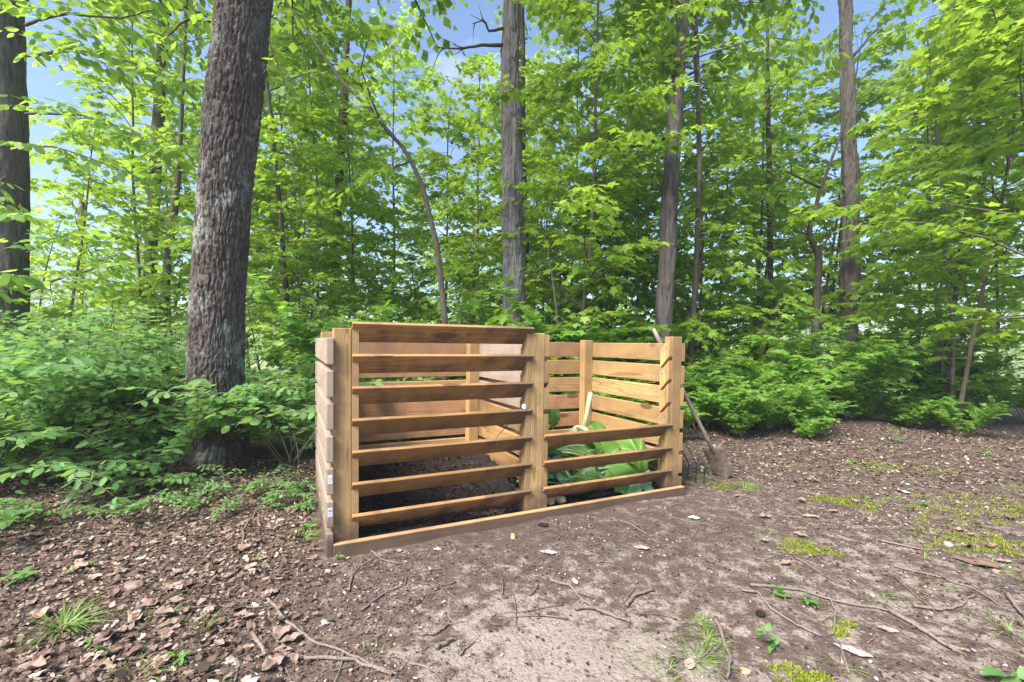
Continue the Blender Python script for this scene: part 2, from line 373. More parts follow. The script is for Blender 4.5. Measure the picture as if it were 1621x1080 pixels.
def ground_mat():
    m, n, l = mat('forest_soil')
    g = n.new('ShaderNodeNewGeometry'); P = g.outputs['Position']; sp = n.new('ShaderNodeSeparateXYZ'); l.new(P, sp.inputs[0])
    big = noise(n, l, P, 1.4, 5, .6); mid = noise(n, l, P, 11, 6, .65); fine = noise(n, l, P, 70, 4, .7)
    base = ramp(n, [(.30, (.050, .034, .028)), (.5, (.125, .088, .074)), (.70, (.225, .168, .145))])
    l.new(mth(n, l, 'MULTIPLY_ADD', mid, .55, mth(n, l, 'MULTIPLY', fine, .45)), base.inputs[0]); c = base.outputs[0]
    # scuffed pale sandy soil: a worn patch in the foreground
    def patch(cx, cy_, rx, ry):
        dx = mth(n, l, 'DIVIDE', mth(n, l, 'SUBTRACT', sp.outputs[0], cx), rx); dy = mth(n, l, 'DIVIDE', mth(n, l, 'SUBTRACT', sp.outputs[1], cy_), ry)
        d = mth(n, l, 'SQRT', mth(n, l, 'ADD', mth(n, l, 'MULTIPLY', dx, dx), mth(n, l, 'MULTIPLY', dy, dy)))
        return mth(n, l, 'SUBTRACT', 1.0, d)
    s = mth(n, l, 'MAXIMUM', patch(.22, 1.55, .75, .55), mth(n, l, 'MULTIPLY', patch(1.9, 1.9, 1.8, 1.3), .22))
    s = mth(n, l, 'ADD', s, mth(n, l, 'MULTIPLY', mth(n, l, 'SUBTRACT', mid, .5), 3.4))
    s = mth(n, l, 'ADD', s, mth(n, l, 'MULTIPLY', mth(n, l, 'SUBTRACT', fine, .5), 1.2))
    sr = ramp(n, [(.05, (0,)*3), (.55, (.9,)*3)]); l.new(s, sr.inputs[0]); c = mixc(n, l, mth(n, l, 'MULTIPLY', sr.outputs[0], mth(n, l, 'MULTIPLY_ADD', fine, 1.3, .1)), c, (.37, .30, .265))
    # ragged oval of darker earth beside the sill
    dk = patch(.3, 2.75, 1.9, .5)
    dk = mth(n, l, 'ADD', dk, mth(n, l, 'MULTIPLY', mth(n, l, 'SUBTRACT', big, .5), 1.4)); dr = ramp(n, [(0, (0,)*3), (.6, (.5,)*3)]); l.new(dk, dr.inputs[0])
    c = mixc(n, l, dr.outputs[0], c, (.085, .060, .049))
    # small pale pebbles pressed into the soil
    v = n.new('ShaderNodeTexVoronoi'); v.inputs['Scale'].default_value = 42; l.new(P, v.inputs['Vector'])
    vr = ramp(n, [(.16, (.6,)*3), (.24, (0,)*3)]); l.new(v.outputs['Distance'], vr.inputs[0])
    pm = ramp(n, [(.45, (0,)*3), (.6, (1,)*3)]); l.new(big, pm.inputs[0])
    c = mixc(n, l, mth(n, l, 'MULTIPLY', vr.outputs[0], pm.outputs[0]), c, (.24, .19, .17))
    # meadow beyond the wood
    fm = mth(n, l, 'ADD', mth(n, l, 'MULTIPLY', sp.outputs[1], .12), mth(n, l, 'MULTIPLY', big, .8)); fr = ramp(n, [(0.0, (0,)*3), (1, (1,)*3)])
    l.new(mth(n, l, 'SUBTRACT', fm, 2.6), fr.inputs[0]); mead = mixc(n, l, mid, (.20, .27, .08), (.34, .38, .15))
    c = mixc(n, l, fr.outputs[0], c, mead)
    h = mth(n, l, 'ADD', mth(n, l, 'MULTIPLY', mid, .7), mth(n, l, 'MULTIPLY', fine, .6)); h = mth(n, l, 'ADD', h, mth(n, l, 'MULTIPLY', vr.outputs[0], .35))
    finish(n, l, c, .92, h, 1.0, .022, .2)
    return m
M['ground'] = ground_mat()
def simple(name, a, b, scale=40, rough=.8, bd=.003, spec=.3, stretch=(1, 1, 1), bstr=.5):
    m, n, l = mat(name); tc = n.new('ShaderNodeTexCoord'); mp = n.new('ShaderNodeMapping'); mp.inputs['Scale'].default_value = stretch; l.new(tc.outputs['Object'], mp.inputs[0])
    z = noise(n, l, mp.outputs[0], scale, 5, .6); r = ramp(n, [(.3, a), (.7, b)]); l.new(z, r.inputs[0])
    finish(n, l, r.outputs[0], rough, z, bstr, bd, spec); return m
M['compost'] = simple('dark_compost', (.006, .005, .004), (.026, .018, .015), 45, .85, .02)
M['crumb'] = simple('soil_crumb', (.09, .062, .05), (.26, .19, .16), 6, .9)
M['stone'] = simple('pebble_stone', (.22, .18, .165), (.48, .41, .38), 9, .8)
M['handle'] = simple('grey_handle_wood', (.20, .155, .13), (.38, .31, .26), 14, .7, .002, .3, (20, 20, 1))
M['steel'] = simple('rusty_steel', (.075, .055, .045), (.20, .15, .12), 22, .6, .002, .4)
M['steel_dark'] = simple('dark_fork_steel', (.035, .028, .025), (.13, .10, .085), 30, .55, .002, .4)
M['stalk'] = simple('green_stalk', (.24, .35, .12), (.42, .53, .27), 18, .5, .002, .4, (6, 6, 1))
M['flesh'] = simple('squash_flesh', (.36, .31, .19), (.56, .50, .35), 14, .6, .004)
M['dark_fruit'] = simple('dark_squash_skin', (.012, .018, .022), (.035, .045, .05), 8, .3, .001, .5)
M['yellow'] = simple('yellow_rind', (.62, .42, .04), (.78, .58, .08), 12, .5, .002)
M['tan_stone'] = simple('tan_stone', (.17, .12, .09), (.30, .22, .17), 30, .8, .004)
M['husk'] = simple('brown_husk', (.30, .16, .08), (.58, .42, .27), 30, .7, .004)
M['bark_flake'] = simple('grey_bark_flake', (.22, .19, .18), (.48, .43, .42), 30, .85, .004, .2, (1, 6, 1))
M['metal'] = simple('dial_metal', (.55, .55, .55), (.7, .7, .7), 20, .3, .0005, .6)
M['dial'] = simple('dial_face', (.5, .5, .5), (.62, .62, .6), 20, .4, .0003)
M['rod'] = simple('dark_rod', (.03, .03, .03), (.07, .06, .06), 20, .5, .0005)
M['tag'] = simple('paper_tag', (.62, .62, .66), (.8, .8, .82), 40, .6, .0003)
M['tag_print'] = simple('tag_print', (.10, .10, .13), (.2, .2, .25), 40, .7, .0003)

# ------------------------------------------------------------------ ground sheet
def build_ground():
    nx, ny = 430, 430
    a = np.linspace(-1, 1, nx); b = np.linspace(0, 1, ny)
    X = 3.8*np.sinh(a*5.2)/np.sinh(5.2)*60; X = a*4.5 + np.sign(a)*(np.abs(a)**7)*380
    Y = -6 + b*19 + (b**9)*620
    xx, yy = np.meshgrid(X, Y, indexing='ij'); zz = ground_h(xx, yy)
    V = np.stack([xx, yy, zz], -1).reshape(-1, 3)
    i, j = np.meshgrid(np.arange(nx-1), np.arange(ny-1), indexing='ij'); q = (i*ny+j).ravel()
    F = np.stack([q, q+ny, q+ny+1, q+1], 1).astype(np.int32)
    me = bpy.data.meshes.new('ground'); me.vertices.add(len(V)); me.vertices.foreach_set('co', V.ravel())
    me.loops.add(F.size); me.loops.foreach_set('vertex_index', F.ravel()); me.polygons.add(len(F))
    me.polygons.foreach_set('loop_start', np.arange(0, F.size, 4, dtype=np.int32)); me.polygons.foreach_set('use_smooth', np.ones(len(F), bool))
    me.update(calc_edges=True)
    tag(obj('ground', me, M['ground']), kind='structure')
build_ground()

# ------------------------------------------------------------------ trunks
def trunk_mesh(name, pts, rad, mode='furrow', sides=96, step=.02, flare=.0, seed=1, top_cut=None):
    """pts: control points from the ground up; rad: radius at each; returns (mesh in coordinates relative to pts[0], path function)"""
    P = np.array([tuple(p) for p in pts]); base = P[0].copy(); P = P-base
    seg = np.linalg.norm(np.diff(P, axis=0), axis=1); S = np.concatenate([[0], np.cumsum(seg)])
    n = max(12, int(S[-1]/step)); s = np.linspace(0, S[-1], n)
    C = np.stack([np.interp(s, S, P[:, k]) for k in range(3)], 1)
    k = max(3, int(.35/ (S[-1]/n))) | 1
    ker = np.hanning(k+2)[1:-1]; ker /= ker.sum()
    Cp = np.pad(C, ((k//2, k//2), (0, 0)), mode='reflect', reflect_type='odd'); C = np.stack([np.convolve(Cp[:, a], ker, 'valid') for a in range(3)], 1)
    R = np.interp(s, S, rad)
    R = R*(1+flare*np.exp(-s/.28))
    th = np.linspace(0, 2*pi, sides, endpoint=False)
    T, Z = np.meshgrid(th, s); RR = np.repeat(R[:, None], sides, 1)
    cx, sy = np.cos(T), np.sin(T); r0 = float(np.mean(rad))
    ux, uy = cx*r0, sy*r0
    if mode == 'furrow':
        wx = .5*fbm(ux*9, uy*9, Z*6, 2, seed+5)
        d1 = 1-1.3*np.abs(vnoise(ux*46+wx, uy*46+wx, Z*6.0+wx, seed)); d2 = 1-1.3*np.abs(vnoise(ux*74+wx, uy*74, Z*14, seed+9))
        disp = -.004 -.017*sstep(.62, .95, d1) - .009*sstep(.6, .95, d2) + .006*fbm(ux*60, uy*60, Z*40, 2, seed+3) + .02*fbm(ux*3, uy*3, Z*.9, 2, seed+1)
        disp += .06*flare*np.exp(-Z/.3)*np.cos(T*5+seed)
    elif mode == 'shag':
        pl = vnoise(ux*20, uy*20, Z*1.7, seed); saw = np.mod(Z*2.6 + 2.2*vnoise(ux*17, uy*17, 0.5, seed+4), 1)
        disp = .020*np.sign(pl)*np.abs(pl)**.5 + .022*(1-saw)**2*sstep(-.1, .3, vnoise(ux*14, uy*14, Z*1.1, seed+8)) + .005*fbm(ux*50, uy*50, Z*12, 2, seed+2)
    else:
        disp = .010*fbm(ux*10, uy*10, Z*3, 3, seed) + .004*fbm(ux*50, uy*50, Z*9, 2, seed+1) + .02*fbm(ux*2, uy*2, Z*.8, 2, seed+2)
        disp += .05*flare*np.exp(-Z/.3)*np.cos(T*4+seed)
    sc = min(1.0, r0/.12) if mode != 'furrow' else 1.0
    RR = RR + disp*sc
    V = np.stack([C[:, None, 0]+cx*RR, C[:, None, 1]+sy*RR, np.repeat(C[:, 2:3], sides, 1)], -1).reshape(-1, 3)
    i, j = np.meshgrid(np.arange(n-1), np.arange(sides), indexing='ij')
    a = (i*sides+j).ravel(); b = (i*sides+(j+1) % sides).ravel()
    F = np.stack([a, b, b+sides, a+sides], 1).astype(np.int32)
    me = bpy.data.meshes.new(name); me.vertices.add(len(V)); me.vertices.foreach_set('co', V.ravel())
    me.loops.add(F.size); me.loops.foreach_set('vertex_index', F.ravel()); me.polygons.add(len(F))
    me.polygons.foreach_set('loop_start', np.arange(0, F.size, 4, dtype=np.int32)); me.polygons.foreach_set('use_smooth', np.ones(len(F), bool))
    me.update(calc_edges=True)
    return me, Vector(base)

# ------------------------------------------------------------------ branch sprays
UP = Vector((0, 0, 1))
def jit(r, a):
    return Vector((r.uniform(-a, a), r.uniform(-a, a), r.uniform(-a, a)))
def along(path, t):
    n = len(path)-1; x = min(max(t, 0), .9999)*n; i = int(x); return path[i].lerp(path[i+1], x-i), (path[i+1]-path[i]).normalized()
def curve_path(r, p, d, length, n=6, droop=.0, wob=.12, lift=0.0):
    d = d.normalized(); out = [p.copy()]; st = length/n
    for i in range(n):
        d = (d + jit(r, wob) + Vector((0, 0, lift-droop*(i+1)/n))).normalized()
        p = p + d*st; out.append(p.copy())
    return out
def leafy_twig(G, r, path, tpl, size, step, mi=0, tw=.0016, t0=.12, opp=False, tbase=.5):
    L = sum((path[i+1]-path[i]).length for i in range(len(path)-1))
    G.tube(path, [tw*(1-.6*i/(len(path)-1)) for i in range(len(path))], 3, mi, False)
    k = max(2, int(L*(1-t0)/step)); side = 1
    for i in range(k+1):
        t = t0+(1-t0)*i/k; p, d = along(path, t)
        s = d.cross(UP); s = s.normalized() if s.length > .01 else Vector((1, 0, 0))
        for sd in ((1, -1) if opp and i < k else (side,)):
            f = d*(.75 if i < k else 1) + s*sd*(.9 if i < k else .1) + jit(r, .34) + Vector((0, 0, r.uniform(-.55, .1)))
            u = UP + jit(r, .62)
            G.leaf(tpl, p, f, u, size*r.uniform(.62, 1.15), min(1, max(0, tbase+r.uniform(-.5, .5))))
        side = -side
def spray(G, r, path, tpl, size, twig_len, twig_gap, step, r0=.008, mi=0, start=.15, opp=False, tbase=.5, flat=.25):
    """a limb with flat side twigs"""
    n = len(path); G.tube(path, [r0*(1-.8*i/(n-1)) for i in range(n)], 4, mi, False)
    L = sum((path[i+1]-path[i]).length for i in range(n-1)); k = max(2, int(L*(1-start)/twig_gap)); side = 1
    for i in range(k):
        t = start + (1-start)*(i+r.random()*.6)/k; p, d = along(path, t)
        s = d.cross(UP); s = s.normalized() if s.length > .05 else Vector((r.uniform(-1, 1), r.uniform(-1, 1), 0)).normalized()
        tl = twig_len*(1-.55*t)*r.uniform(.6, 1.2)
        dd = d*.75 + s*side*.9 + Vector((0, 0, r.uniform(-flat, flat)))
        tp = curve_path(r, p, dd, tl, 4, .12, .12)
        leafy_twig(G, r, tp, tpl, size, step, mi, .0022, .1, opp, tbase)
        if tl > .35:
            for q in range(2):
                p2, d2 = along(tp, r.uniform(.2, .6)); s2 = d2.cross(UP); s2 = s2.normalized() if s2.length > .05 else s
                leafy_twig(G, r, curve_path(r, p2, d2*.7+s2*r.choice((-1, 1))*.8, tl*.5, 3, .1, .1), tpl, size, step, mi, .0016, .1, opp, tbase)
        side = -side
    leafy_twig(G, r, path[-3:] if n > 3 else path, tpl, size, step, mi, .002, .1, opp, tbase)

def young_tree_meshes(seed, h, nb, blen, tpl, size, twig=.6, gap=.125, step=.062, zmin=.16, r0=.03, lean=.03, tbase=.5, up=.35):
    r = random.Random(seed)
    tr = curve_path(r, Vector((0, 0, -.15)), Vector((0, 0, 1)), h, 14, 0, lean*1.6)
    GT = Geo(); GT.tube(tr, [r0*(1-.85*i/14)+.003 for i in range(15)], 9)
    GB = Geo(); az = r.uniform(0, 6)
    for i in range(nb):
        t = zmin+(1-zmin)*((i+.5)/nb)**.9; p, d = along(tr, t); az += 2.4 + r.uniform(-.4, .4)
        bl = blen*(1.0-.65*max(0, (t-.3)/.7))*r.uniform(.65, 1.15)*(.6 if t < zmin+.05 else 1)
        dr = Vector((cos(az), sin(az), up+r.uniform(-.35, .65)+.6*t*t)); az += r.uniform(-.5, .5)
        bp = curve_path(r, p, dr, bl, 6, .26, .17)
        spray(GB, r, bp, tpl, size, twig, gap, step, .004+.35*r0*(1-t), 1, .18, False, tbase+r.uniform(-.15, .15), .55)
    return GT.build('trunk'), GB.build('crown')

YM = [young_tree_meshes(101, 7.5, 40, 2.0, 'maple', .125),
      young_tree_meshes(102, 6.2, 36, 1.8, 'maple', .12, tbase=.6),
      young_tree_meshes(103, 9.0, 46, 2.4, 'maple', .135, zmin=.18, r0=.04),
      young_tree_meshes(104, 5.0, 32, 1.6, 'maple', .11, tbase=.65, zmin=.10),
      young_tree_meshes(105, 8.0, 42, 2.3, 'oval', .125, zmin=.18, r0=.035, tbase=.4)]
SM = [young_tree_meshes(111, 2.6, 22, 1.0, 'maple', .10, twig=.4, gap=.14, zmin=.08, r0=.014, tbase=.5),
      young_tree_meshes(112, 2.0, 20, .9, 'oval', .08, twig=.35, gap=.12, step=.06, zmin=.06, r0=.012, tbase=.45),
      young_tree_meshes(113, 3.2, 24, 1.2, 'maple', .105, twig=.42, gap=.15, zmin=.08, r0=.018, tbase=.6)]
OH = [young_tree_meshes(121, 10.5, 46, 2.6, 'maple', .135, zmin=.44, r0=.04, up=.2), young_tree_meshes(122, 11.0, 46, 2.8, 'oval', .13, zmin=.42, r0=.045, up=.15)]
for a, b in OH: a.materials.append(M['bark_dark']); b.materials.append(M['maple']); b.materials.append(M['bark_young'])
for a, b in YM+SM:
    a.materials.append(M['bark_young'])
for i, (a, b) in enumerate(YM+SM):
    b.materials.append(M['beech'] if i in (4, 6) else M['maple']); b.materials.append(M['bark_young'])
    # leaves are slot 0, wood slot 1
def place_tree(name, meshes, x, y, rz, sc, label, group, cat='tree', tilt=(0, 0)):
    t = thing(name, label, cat, (x, y, gh(x, y)-.03), group=group, rot=(tilt[0], tilt[1], rz)); t.scale = (sc, sc, sc)
    a = obj('trunk', meshes[0], None, t); b = obj('crown', meshes[1], None, t); b['kind'] = 'stuff'
    return t

# ------------------------------------------------------------------ the named trunks of the photograph
def big_tree(name, label, px_pts, D, width_px, mode, m, top, extra_h=5.0, flare=.5, seed=1, sides=96, step=.025, group=None, crown_mesh=None, crown_scale=1.0):
    """px_pts: list of (centre px, py) from the base up, at distance D"""
    pts = [at(px, py, D) for px, py in px_pts]; b = pts[0].copy(); b.z = gh(b.x, b.y)-.1; pts[0] = b
    rad = [w/2/F_PX*D/sqrt(1+((px-810)/F_PX)**2) for w, (px, py) in zip(width_px, px_pts)]
    d = (pts[-1]-pts[-2]).normalized(); pts.append(pts[-1]+d*extra_h*.5); pts.append(pts[-1]+d*extra_h*.5); rad += [rad[-1]*.85, rad[-1]*.5]
    me, base = trunk_mesh('trunk', pts, rad, mode, sides, step, flare, seed)
    t = thing(name, label, 'tree', base, group=group)
    obj('trunk', me, m, t)
    r = random.Random(seed*7+3)
    if crown_mesh is not None:
        c = obj('crown', crown_mesh, None, t, loc=pts[-2]-base, rot=(0, 0, r.uniform(0, 6))); c['kind'] = 'stuff'; c.scale = (crown_scale,)*3
    return t, base, pts, rad
def limb_on(t, base, pts_px, r0, name='limb', m=None, leaf=None, seed=3, twig_len=.6, gap=.14, size=.1, step=.08):
    """pts_px: (px, py, D); a limb with or without leaves"""
    P = [at(*p)-base for p in pts_px]; r = random.Random(seed)
    Q = []
    for i in range(len(P)-1):
        for k in range(3):
            Q.append(P[i].lerp(P[i+1], k/3)+ (jit(r, .012) if (i or k) else Vector()))
    Q.append(P[-1])
    G = Geo(); n = len(Q)
    if leaf:
        spray(G, r, Q, leaf, size, twig_len, gap, step, r0, 1, .12)
        me = G.build('leafy_limb', 0); me.materials.append(M['beech']); me.materials.append(M['bark_dark'])
        o = obj('leafy_limb', me, None, t); o['kind'] = 'stuff'
    else:
        G.tube(Q, [r0*(1-.75*i/(n-1)) for i in range(n)], 6)
        for q in range(3):
            p, d = along(Q, r.uniform(.35, .95)); G.tube(curve_path(r, p, d+jit(r, .9), r.uniform(.1, .35), 4, 0, .2), [.35*r0, .3*r0, .22*r0, .15*r0, .1*r0], 4)
        o = obj(name, G.build(name), m or M['bark_dark'], t)
    return o

def canopy_mesh(seed, R, H, nb, tpl='far', size=.16, m='hickory'):
    """crown of a tall tree: limbs fanning up and out with leafy twigs"""
    r = random.Random(seed); G = Geo()
    for i in range(nb):
        t = (i+.5)/nb; z = -H*.5 + H*.75*t; az = i*2.4+r.uniform(-.3, .3)
        L = R*(1-.5*t)*r.uniform(.7, 1.1)
        p = Vector((0, 0, z)); bp = curve_path(r, p, Vector((cos(az), sin(az), .25+.8*t)), L, 7, .1, .13)
        spray(G, r, bp, tpl, size, 1.0, .26, .12, .04*(1-.6*t), 1, .15, False, .5, .5)
    me = G.build('crown'); me.materials.append(M[m]); me.materials.append(M['bark_dark']); return me
CN = [canopy_mesh(201, 3.2, 5.0, 22), canopy_mesh(202, 3.6, 6.0, 24)]

tA, bA, pA, rA = big_tree('old_tree', 'thick pale brown trunk cut by the left edge, leafy limbs to its right',
    [(10, 640), (8, 420), (6, 200), (4, 0)], 6.0, [84, 80, 78, 76], 'smooth', M['bark_maple'], 0, 6, .35, 3, crown_mesh=CN[0])
tB, bB, pB, rB = big_tree('oak_tree', 'thick dark furrowed trunk leaning right beside the left end of the compost bin',
    [(338, 742), (342, 600), (345, 480), (355, 300), (374, 130), (388, 0)], 4.15, [112, 97, 95, 91, 88, 86], 'furrow', M['bark_oak'], 0, 7, .30, 5, sides=260, step=.010, crown_mesh=CN[1])
tC, bC, pC, rC = big_tree('hickory_tree', 'straight grey shaggy trunk directly behind the middle of the bin',
    [(816, 650), (815, 500), (812, 330), (808, 150), (810, 0)], 6.6, [33, 33, 31, 28, 26], 'shag', M['bark_shag'], 0, 6, .25, 8, sides=90, step=.015, crown_mesh=CN[0])
tD, bD, pD, rD = big_tree('maple_tree', 'slender grey trunk leaning right behind the right bay of the bin',
    [(1046, 640), (1050, 510), (1058, 350), (1070, 170), (1080, 60), (1083, 0)], 6.3, [29, 26, 26, 23, 19, 17], 'shag', M['bark_maple'], 0, 5, .2, 13, sides=70, step=.018, crown_mesh=CN[1], crown_scale=.8)
tE, bE, pE, rE = big_tree('shagbark_tree', 'upright shaggy grey-brown trunk on the right beyond the leaf litter',
    [(1343, 640), (1345, 500), (1346, 330), (1342, 150), (1338, 0)], 9.0, [34, 30, 27, 23, 19], 'shag', M['bark_maple'], 0, 6, .3, 17, sides=70, step=.025, crown_mesh=CN[0])
tF, bF, pF, rF = big_tree('dark_tree', 'dark narrow trunk just behind the grey shaggy trunk at the centre',
    [(832, 610), (832, 500), (828, 330), (826, 140), (826, 20)], 9.0, [15, 14, 13, 12, 10], 'smooth', M['bark_dark'], 0, 5, .2, 19, sides=24, step=.06, crown_mesh=CN[1], crown_scale=.8)
tG, bG, pG, rG = big_tree('dark_tree', 'dark slightly bent trunk above the left end of the bin',
    [(526, 620), (528, 480), (534, 350), (540, 230), (546, 120), (552, 0)], 10.0, [18, 17, 15, 13, 12, 10], 'smooth', M['bark_dark'], 0, 5, .2, 23, sides=24, step=.06, crown_mesh=CN[0], crown_scale=.8)
tH, bH, pH, rH = big_tree('grey_tree', 'mid grey trunk left of the thick furrowed trunk, standing farther back',
    [(232, 620), (236, 470), (244, 300), (250, 200), (258, 60)], 10.0, [26, 25, 21, 19, 15], 'smooth', M['bark_maple'], 0, 5, .2, 29, sides=32, step=.05, crown_mesh=CN[1], crown_scale=.8)
tI, bI, pI, rI = big_tree('forked_tree', 'thin brown trunk with a side fork just left of the thick furrowed trunk',
    [(252, 610), (258, 500), (266, 410), (276, 330), (284, 260), (290, 120)], 8.5, [17, 16, 14, 12, 10, 7], 'smooth', M['bark_young'], 0, 3, .2, 31, sides=24, step=.05)
limb_on(tI, bI, [(262, 490, 8.5), (278, 482, 8.5), (284, 450, 8.5), (287, 425, 8.4)], .04, m=M['bark_young'])
tJ, bJ, pJ, rJ = big_tree('thin_dark_tree', 'thin straight dark stem between the slender leaning trunk and the forked stem',
    [(1218, 622), (1220, 480), (1219, 340), (1216, 180), (1215, 60)], 9.0, [11, 10, 9, 8, 6], 'smooth', M['bark_dark'], 0, 3, .2, 37, sides=16, step=.07)
tK, bK, pK, rK = big_tree('crooked_tree', 'crooked dark stem that forks into bent limbs, left of the shaggy trunk on the right',
    [(1293, 632), (1290, 520), (1297, 405), (1279, 372), (1299, 300), (1310, 270)], 8.2, [15, 13, 12, 10, 8, 6], 'smooth', M['bark_dark'], 0, 1.5, .2, 41, sides=16, step=.04)
limb_on(tK, bK, [(1297, 405, 8.2), (1308, 385, 8.2), (1316, 362, 8.2)], .03)
limb_on(tK, bK, [(1299, 298, 8.2), (1262, 278, 8.1), (1225, 262, 8.0)], .028)
limb_on(tK, bK, [(1280, 372, 8.2), (1252, 362, 8.2)], .02)
tL, bL, pL, rL = big_tree('bent_sapling', 'slim sapling arching to the upper left above the left bay of the bin',
    [(705, 620), (704, 500), (692, 390), (668, 290), (640, 236), (590, 178), (540, 128), (500, 70)], 5.6, [11, 10, 9.5, 8.5, 8, 6.5, 5.5, 4], 'smooth', M['bark_young'], 0, 1.2, .2, 43, sides=14, step=.03)
limb_on(tL, bL, [(640, 236, 5.6), (600, 195, 5.5), (565, 120, 5.4)], .02, leaf='oval', seed=4, size=.13)
limb_on(tL, bL, [(650, 255, 5.6), (620, 268, 5.5), (560, 285, 5.4), (500, 320, 5.3)], .016, leaf='oval', seed=6, size=.12)
limb_on(tL, bL, [(600, 185, 5.6), (570, 110, 5.5), (590, 40, 5.4)], .016, leaf='maple', seed=8, size=.13)
tM, bM, pM, rM = big_tree('thin_dark_tree', 'broken-looking thin stem low on the far left, pale clearing behind it',
    [(128, 600), (127, 480), (131, 400), (130, 330)], 11.0, [12, 12, 12, 11], 'smooth', M['bark_young'], 0, .4, .1, 47, sides=14, step=.06)
limb_on(tM, bM, [(130, 345, 11), (112, 320, 11), (75, 292, 11)], .04)
tN, bN, pN, rN = big_tree('twin_sapling', 'twin-stemmed brown sapling at the right in front of the bright meadow',
    [(1507, 672), (1508, 590), (1510, 520), (1495, 400), (1492, 300), (1480, 180)], 6.6, [9, 8, 8, 7, 6, 4], 'smooth', M['bark_young'], 0, 1.2, .2, 51, sides=14, step=.05)
limb_on(tN, bN, [(1506, 650, 6.6), (1502, 590, 6.7), (1496, 540, 6.8)], .035, m=M['bark_dark'])
limb_on(tN, bN, [(1509, 560, 6.6), (1530, 540, 6.5), (1560, 520, 6.4)], .016, m=M['bark_young'])
limb_on(tN, bN, [(1508, 580, 6.6), (1485, 560, 6.5), (1465, 545, 6.4)], .014, m=M['bark_young'])
# dead limbs on the big trunks
limb_on(tC, bC, [(798, 72, 6.6), (765, 70, 6.5), (730, 78, 6.4), (690, 75, 6.3)], .028)
limb_on(tC, bC, [(798, 45, 6.6), (775, 48, 6.5), (765, 32, 6.4), (748, 38, 6.3)], .022)
limb_on(tD, bD, [(1052, 216, 6.3), (1010, 219, 6.2), (985, 232, 6.1), (955, 222, 6.0), (915, 216, 5.9)], .03)
limb_on(tD, bD, [(1082, 124, 6.3), (1105, 108, 6.2), (1132, 97, 6.1)], .022)
limb_on(tE, bE, [(1350, 90, 9), (1375, 60, 8.9), (1395, 40, 8.8)], .03)
# leafy limbs on the left trunk (broad-leaved) and on the oak
for i, (pp, r0, tl) in enumerate([
    ([(40, 88, 5.9), (120, 78, 5.4), (200, 96, 5.0), (290, 130, 4.8)], .022, .75), ([(40, 180, 5.9), (130, 182, 5.5), (220, 220, 5.2), (310, 240, 5.0)], .018, .7),
    ([(40, 40, 5.9), (110, 20, 5.3), (190, 30, 5.0), (260, 10, 4.9)], .02, .8), ([(40, 235, 5.9), (90, 232, 5.6), (170, 262, 5.4), (240, 290, 5.3)], .014, .5),
    ([(44, 462, 5.9), (100, 440, 5.4), (160, 422, 5.2), (235, 415, 5.0)], .018, .6), ([(40, 0, 5.8), (120, -40, 5.0), (240, -70, 4.6), (330, -60, 4.6)], .022, .9),
    ([(42, 400, 5.9), (80, 380, 5.5), (130, 362, 5.3)], .01, .45)]):
    limb_on(tA, bA, pp, r0, leaf='oval', seed=60+i, twig_len=tl, gap=.12, size=.125, step=.07)
for i, pp in enumerate([[(-20, 300, 3.6), (10, 330, 3.3), (40, 340, 3.2)], [(-30, 460, 3.6), (5, 440, 3.2), (35, 436, 3.1)]]):
    limb_on(tA, bA, [(10, pp[0][1]-20, 5.8)]+pp, .008, leaf='oval', seed=80+i, twig_len=.2, gap=.2, size=.1, step=.09)
limb_on(tB, bB, [(425, 60, 4.1), (450, 130, 4.0), (470, 165, 3.9)], .008, leaf='oval', seed=90, twig_len=.25, gap=.14, size=.10)
limb_on(tB, bB, [(300, 30, 4.1), (262, 60, 4.0), (225, 40, 4.0)], .01, leaf='oval', seed=91, twig_len=.3, gap=.14, size=.11)

